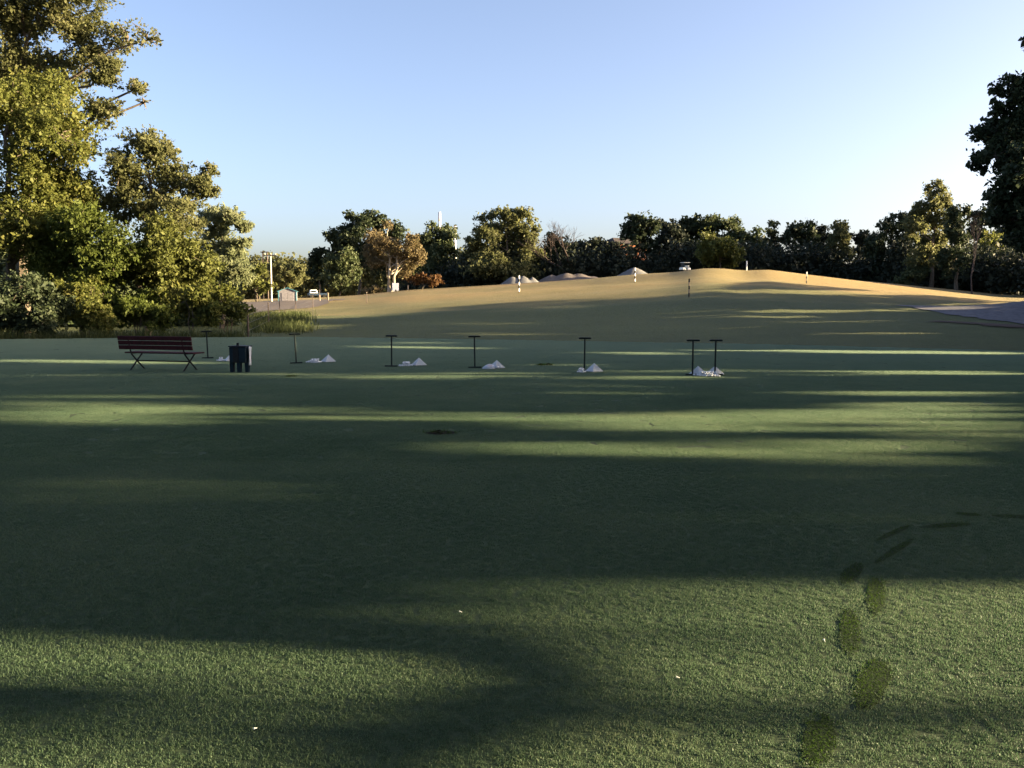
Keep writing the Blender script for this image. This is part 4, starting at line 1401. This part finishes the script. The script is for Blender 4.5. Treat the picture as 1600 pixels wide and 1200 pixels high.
# ------------------------------------------------------------------ things on the range
# striped distance posts
def marker(px, Y, hpx, label, cols, r=0.075):
    p = on_range(px, Y)
    H = hpx * px_m(Y)
    root = empty('distance_post', p)
    tag(root, label, 'marker post', 'striped distance posts on the range')
    n = len(cols)
    r = r * 0.75
    MB().tube([(0, 0, -0.2), (0, 0, H * 0.06)], r * 0.7, 8).build('spike', M['black'], root)
    for k, c in enumerate(cols):
        MB().tube([(0, 0, H * (0.05 + 0.95 * k / n)), (0, 0, H * (0.05 + 0.95 * (k + 1) / n) - 0.002)], r, 10).build('band', M[c], root)
    return root


def depth_for(px, py):
    """distance at which the terrain shows at that pixel"""
    best = None
    for Y in np.arange(45, CREST_Y + 0.1, 0.5):
        q = on_range(px, Y)
        yy_ = project(q[None])[1][0]
        if best is None or abs(yy_ - py) < best[0]:
            best = (abs(yy_ - py), Y)
    return best[1]


marker(811, depth_for(811, 457), 26, 'black and white striped post nearest the forked tree side of the hill', ['white', 'black', 'white', 'black', 'white'], 0.12)
marker(992, depth_for(992, 441), 22, 'black and white striped post in front of the pointed sand pile', ['white', 'black', 'white', 'black', 'white'], 0.11)
marker(1076.5, depth_for(1076, 465), 29, 'dark brown post standing half in shade below the golf cart', ['black', 'wood', 'black', 'wood', 'black'], 0.085)
marker(1166.5, depth_for(1166, 426.5), 18.5, 'plain white post on top of the hill', ['white', 'white', 'white'], 0.13)
marker(1260, depth_for(1260, 443), 18, 'thin dark post with a pale head on the right slope of the hill', ['black', 'wood', 'black', 'polewhite', 'white'], 0.085)
p = on_range(573, depth_for(573, 473))
t = empty('marker_stake', p)
tag(t, 'thin dark stake at the left end of the sunlit slope', 'stake')
MB().tube([(0, 0, -0.2), (0, 0, 1.15)], 0.045, 8).build('shaft', M['poledark'], t)
MB().tube([(0, 0, 1.15), (0, 0, 1.22)], 0.055, 8).build('cap', M['wood'], t)

# wire fence along the left side of the range
fpts = [on_range(388, 46), on_range(420, 58), on_range(437, 70), on_range(462, 84), on_range(489, 98), on_range(499.5, 112)]
fence = empty('wire_fence', fpts[0])
tag(fence, 'wire fence with thin dark posts running back beside the gravel', 'fence')
fh = [1.75, 1.55, 1.5, 1.5, 1.45, 1.45]
for i, (q, h_) in enumerate(zip(fpts, fh)):
    q = q - fpts[0]
    MB().tube([q + np.array([0, 0, -0.2]), q + np.array([0, 0, h_])], 0.05 if i == 0 else 0.035, 6).build('post', M['poledark'], fence)
for k in (0.35, 0.75, 1.15, 1.4):
    MB().tube([q - fpts[0] + np.array([0, 0, k]) for q in fpts], 0.006, 4).build('wire', M['wire'], fence)
for px, Y, hp, lb in ((499.5, 116, 10, 'left of the two pale wooden posts beyond the wire fence'), (512.5, 120, 13, 'right of the two pale wooden posts beyond the wire fence'), (637.5, 152, 8, 'short pale wooden post right of the white sign')):
    q = on_range(px, Y)
    root = empty('wooden_post', q)
    tag(root, lb, 'post', 'pale wooden posts by the far corner')
    MB().box((0, 0, hp * px_m(Y) / 2 - 0.1), (0.16, 0.16, hp * px_m(Y) + 0.2)).build('shaft', M['wood'], root, bevel=0.02)
    MB().box((0, 0, hp * px_m(Y) + 0.02), (0.19, 0.19, 0.05), taper=0.4).build('cap', M['wood'], root)

# power poles
def pole(px, Y, top_py, r, mat, label, arm=False, name='utility_pole'):
    q = on_range(px, Y)
    H = P(px, top_py, Y)[2] - q[2]
    root = empty(name, q)
    tag(root, label, 'pole')
    MB().tube([(0, 0, -0.3), (0, 0, H)], [r, r * 0.8], 10).build('shaft', M[mat], root)
    if arm:
        a = MB().box((0, -r, H - 0.25), (1.6, 0.1, 0.12))
        a.build('crossarm', M['poledark'], root)
        for s in (-0.7, 0.7):
            MB().tube([(s, -r, H - 0.19), (s, -r, H + 0.02)], 0.05, 6).build('insulator', M['polewhite'], root)
    else:
        MB().lathe((0, 0, H), [(r * 0.9, 0), (r * 0.6, 0.06)], 10).build('cap', M[mat], root)
    return root


pole(373, 112, 411, 0.085, 'polewhite', 'pale pole in front of the yellow green bush, left of the shed')
pole(424.5, 118, 396, 0.115, 'polewhite', 'taller pale pole just left of the grey shed', True)
q = on_range(416, 300)
root = empty('power_pole', q)
tag(root, 'distant double pole with a shared crossarm against the sky', 'pole')
H = P(416, 393, 300)[2] - q[2]
for s in (-0.75, 0.75):
    MB().tube([(s, 0, -0.5), (s, 0, H)], 0.22, 8).build('shaft', M['poledark'], root)
MB().box((0, -0.25, H - 0.2), (3.0, 0.2, 0.28)).build('crossarm', M['poledark'], root)

# shed
q = on_range(450, 128)
k = px_m(128)
shed = empty('garden_shed', q, R(12))
tag(shed, 'small grey shed with a teal gable roof at the back of the gravel', 'shed')
W_, D_, Hs = 2.55, 2.6, 1.35
b = MB().box((0, 0, Hs / 2 - 0.1), (W_, D_, Hs + 0.2))
b.add([(-W_ / 2, -D_ / 2, Hs), (W_ / 2, -D_ / 2, Hs), (0, -D_ / 2, Hs + 0.48), (-W_ / 2, D_ / 2, Hs), (W_ / 2, D_ / 2, Hs), (0, D_ / 2, Hs + 0.48)], [(0, 1, 2), (4, 3, 5)])
b.build('wall', M['shedwall'], shed)
for s in (-1, 1):
    a = math.atan2(0.48, W_ / 2)
    MB().box((s * (W_ / 4 + 0.06), 0, Hs + 0.25), (W_ / 2 / math.cos(a) + 0.16, D_ + 0.3, 0.06), ry=-s * -a).build('roof_sheet', M['shedroof'], shed)
for s in (-0.42, 0.42):
    MB().box((s, -D_ / 2 - 0.02, 0.58), (0.8, 0.05, 1.12)).build('door', M['shedwall'], shed, bevel=0.01)
for s in (-1, 1):
    MB().box((s * (W_ / 2 - 0.05), -D_ / 2 - 0.02, Hs / 2), (0.12, 0.06, Hs)).build('corner_trim', M['shedroof'], shed)

# parked vehicle seen beyond the fence
q = on_range(494, 150)
car = empty('parked_truck', q, R(20))
car.scale = (0.75, 0.75, 0.75)
tag(car, 'dark blue pickup truck with a pale cab parked under the trees left of the hill', 'truck')
MB().box((0.4, 0, 0.75), (4.4, 1.8, 0.55)).build('body', M['bluepaint'], car, bevel=0.08)
MB().box((-0.6, 0, 1.38), (1.7, 1.6, 0.75), taper=0.82).build('cab', M['white'], car, bevel=0.08)
MB().box((-0.6, -0.78, 1.36), (1.1, 0.06, 0.4)).build('window', M['glass'], car)
for x in (-1.1, 1.7):
    for y in (-0.85, 0.85):
        MB().tube([(x, y - 0.11, 0.36), (x, y + 0.11, 0.36)], 0.36, 14).build('wheel', M['rubber'], car)

# white sign by the forked tree
q = on_range(618, 154)
sg = empty('notice_board', q, R(42))
tag(sg, 'bright white upright board on two stub legs beside the forked trunk', 'sign')
MB().box((0, 0, 0.86), (1.35, 0.08, 1.3)).build('board', M['white'], sg, bevel=0.02)
for s in (-0.36, 0.36):
    MB().box((s, 0.0, 0.1), (0.14, 0.12, 0.3)).build('leg', M['white'], sg)
MB().box((0, -0.05, 0.28), (0.26, 0.03, 0.16)).build('plate', M['black'], sg)

# sand and earth heaps behind the crest
def heap(name, label, px, Y, peaks, mat, seed):
    r_ = np.random.default_rng(seed)
    k = px_m(Y)
    c = on_range(px, Y)
    n = 40
    hw = max(abs(p[0]) + p[2] for p in peaks) * k * 1.1
    hd = max(p[2] for p in peaks) * k * 1.1
    xs_, ys_ = np.linspace(-hw, hw, n), np.linspace(-hd, hd, n)
    X_, Y_ = np.meshgrid(xs_, ys_)
    Z_ = np.full_like(X_, -0.5)
    for dx, py, rad in peaks:
        top = P(px + dx, py, Y)[2] - c[2]
        d = np.hypot((X_ - dx * k) / (rad * k), Y_ / (rad * k * 0.9))
        Z_ = np.maximum(Z_, (top + 0.6) * (1 - np.sqrt(d * d + 0.015)) * 1.0 + 0.12 * 0 - 0.2)
    Z_ += r_.normal(0, 0.03, Z_.shape)
    Z_ = np.maximum(Z_, -0.5)
    v = np.stack([X_, Y_, Z_], -1).reshape(-1, 3)
    f = [(j * n + i, j * n + i + 1, (j + 1) * n + i + 1, (j + 1) * n + i) for j in range(n - 1) for i in range(n - 1)]
    o = MB().add(v, f).build(name, M[mat], smooth=True)
    o.location = c
    tag(o, label, 'heap', 'heaps behind the crest of the range')


heap('sand_pile', 'pale sand pile with two rounded tops behind the left striped post', 808, 163, [(-7, 433, 28), (9, 432, 30), (24, 434, 20)], 'sand', 1)
heap('earth_heap', 'long low grey earth heap between the two sand piles', 885, 166, [(-22, 430, 40), (0, 427, 52), (20, 427.5, 50), (40, 432, 40)], 'earth', 2)
heap('sand_pile', 'single pointed sand pile behind the middle striped post', 991, 163, [(0, 418.5, 42)], 'sand', 3)

# golf cart on the crest
q = on_range(1070, 150.6)
cart = empty('golf_cart', q, R(40))
cart.scale = (0.85, 0.85, 0.85)
tag(cart, 'cream golf cart standing on the crest of the hill', 'golf cart')
MB().box((-0.75, 0, 0.62), (0.85, 1.15, 0.5), taper=0.82).build('front_cowl', M['cartcream'], cart, bevel=0.08)
MB().box((0.72, 0, 0.62), (0.95, 1.15, 0.5), taper=0.9).build('rear_body', M['cartcream'], cart, bevel=0.08)
MB().box((0, 0, 0.36), (2.3, 1.1, 0.12)).build('floor_pan', M['black'], cart)
MB().box((0.35, 0, 0.78), (0.5, 1.05, 0.14)).build('seat', M['cartcream'], cart, bevel=0.04)
MB().box((0.62, 0, 1.08), (0.14, 1.05, 0.42)).build('backrest', M['cartcream'], cart, bevel=0.04)
MB().box((0.05, 0, 1.82), (1.75, 1.2, 0.08), taper=0.94).build('canopy', M['cartcream'], cart, bevel=0.03)
for x in (-0.72, 0.8):
    for y in (-0.52, 0.52):
        MB().tube([(x, y, 0.8), (x * 0.93, y, 1.8)], 0.025, 6).build('canopy_post', M['black'], cart)
MB().box((-0.62, 0, 1.3), (0.02, 0.98, 0.8)).build('windscreen', M['glass'], cart)
for x in (-0.78, 0.8):
    for y in (-0.5, 0.5):
        MB().tube([(x, y - 0.09, 0.23), (x, y + 0.09, 0.23)], 0.23, 12).build('wheel', M['rubber'], cart)

# brick house glimpsed through the wood
q = on_range(974, 208)
hs = empty('brick_house', q, R(28))
tag(hs, 'orange brick house glimpsed through the dark wood above the pointed sand pile', 'house')
zt = P(974, 383, 208)[2] - q[2]
MB().box((0, 0, zt / 2 - 0.3), (8, 7, zt + 0.6)).build('wall', M['brick'], hs)
rf = MB()
rf.add([(-5, -4, zt), (5, -4, zt), (5, 4, zt), (-5, 4, zt), (-3.2, 0, zt + 1.6), (3.2, 0, zt + 1.6)], [(0, 1, 5, 4), (2, 3, 4, 5), (1, 2, 5), (3, 0, 4), (3, 2, 1, 0)])
rf.build('roof', M['roofdark'], hs)
for zz_ in (zt - 2.0, zt - 5.0):
    for x in (-2.6, 0, 2.6):
        wf = MB().box((x, -3.52, zz_), (1.2, 0.12, 1.5)).build('window', M['white'], hs)
        MB().box((x, -3.585, zz_), (1.0, 0.03, 1.3)).build('pane', M['glass'], wf)

# tall chimney stacks on the skyline
for px, top, lb in ((687.5, 331.5, 'taller slim chimney stack rising behind the round green tree'), (711.5, 351, 'lower slim chimney stack at the right shoulder of the round green tree')):
    Y = 420
    q = np.array([P(px, 440, Y)[0], Y, 0.8])
    H = P(px, top, Y)[2] - q[2]
    st = empty('chimney_stack', q)
    tag(st, lb, 'chimney', 'chimney stacks on the skyline')
    MB().lathe((0, 0, -2), [(0.85, 0), (0.62, H * 0.55 + 2)], 16).build('lower_shaft', M['stack'], st, smooth=True)
    MB().lathe((0, 0, H * 0.55), [(0.62, 0), (0.56, H * 0.35)], 16).build('upper_shaft', M['stack'], st, smooth=True)
    MB().lathe((0, 0, H * 0.90), [(0.60, 0), (0.58, H * 0.10)], 16).build('top_band', M['stackred'], st, smooth=True)
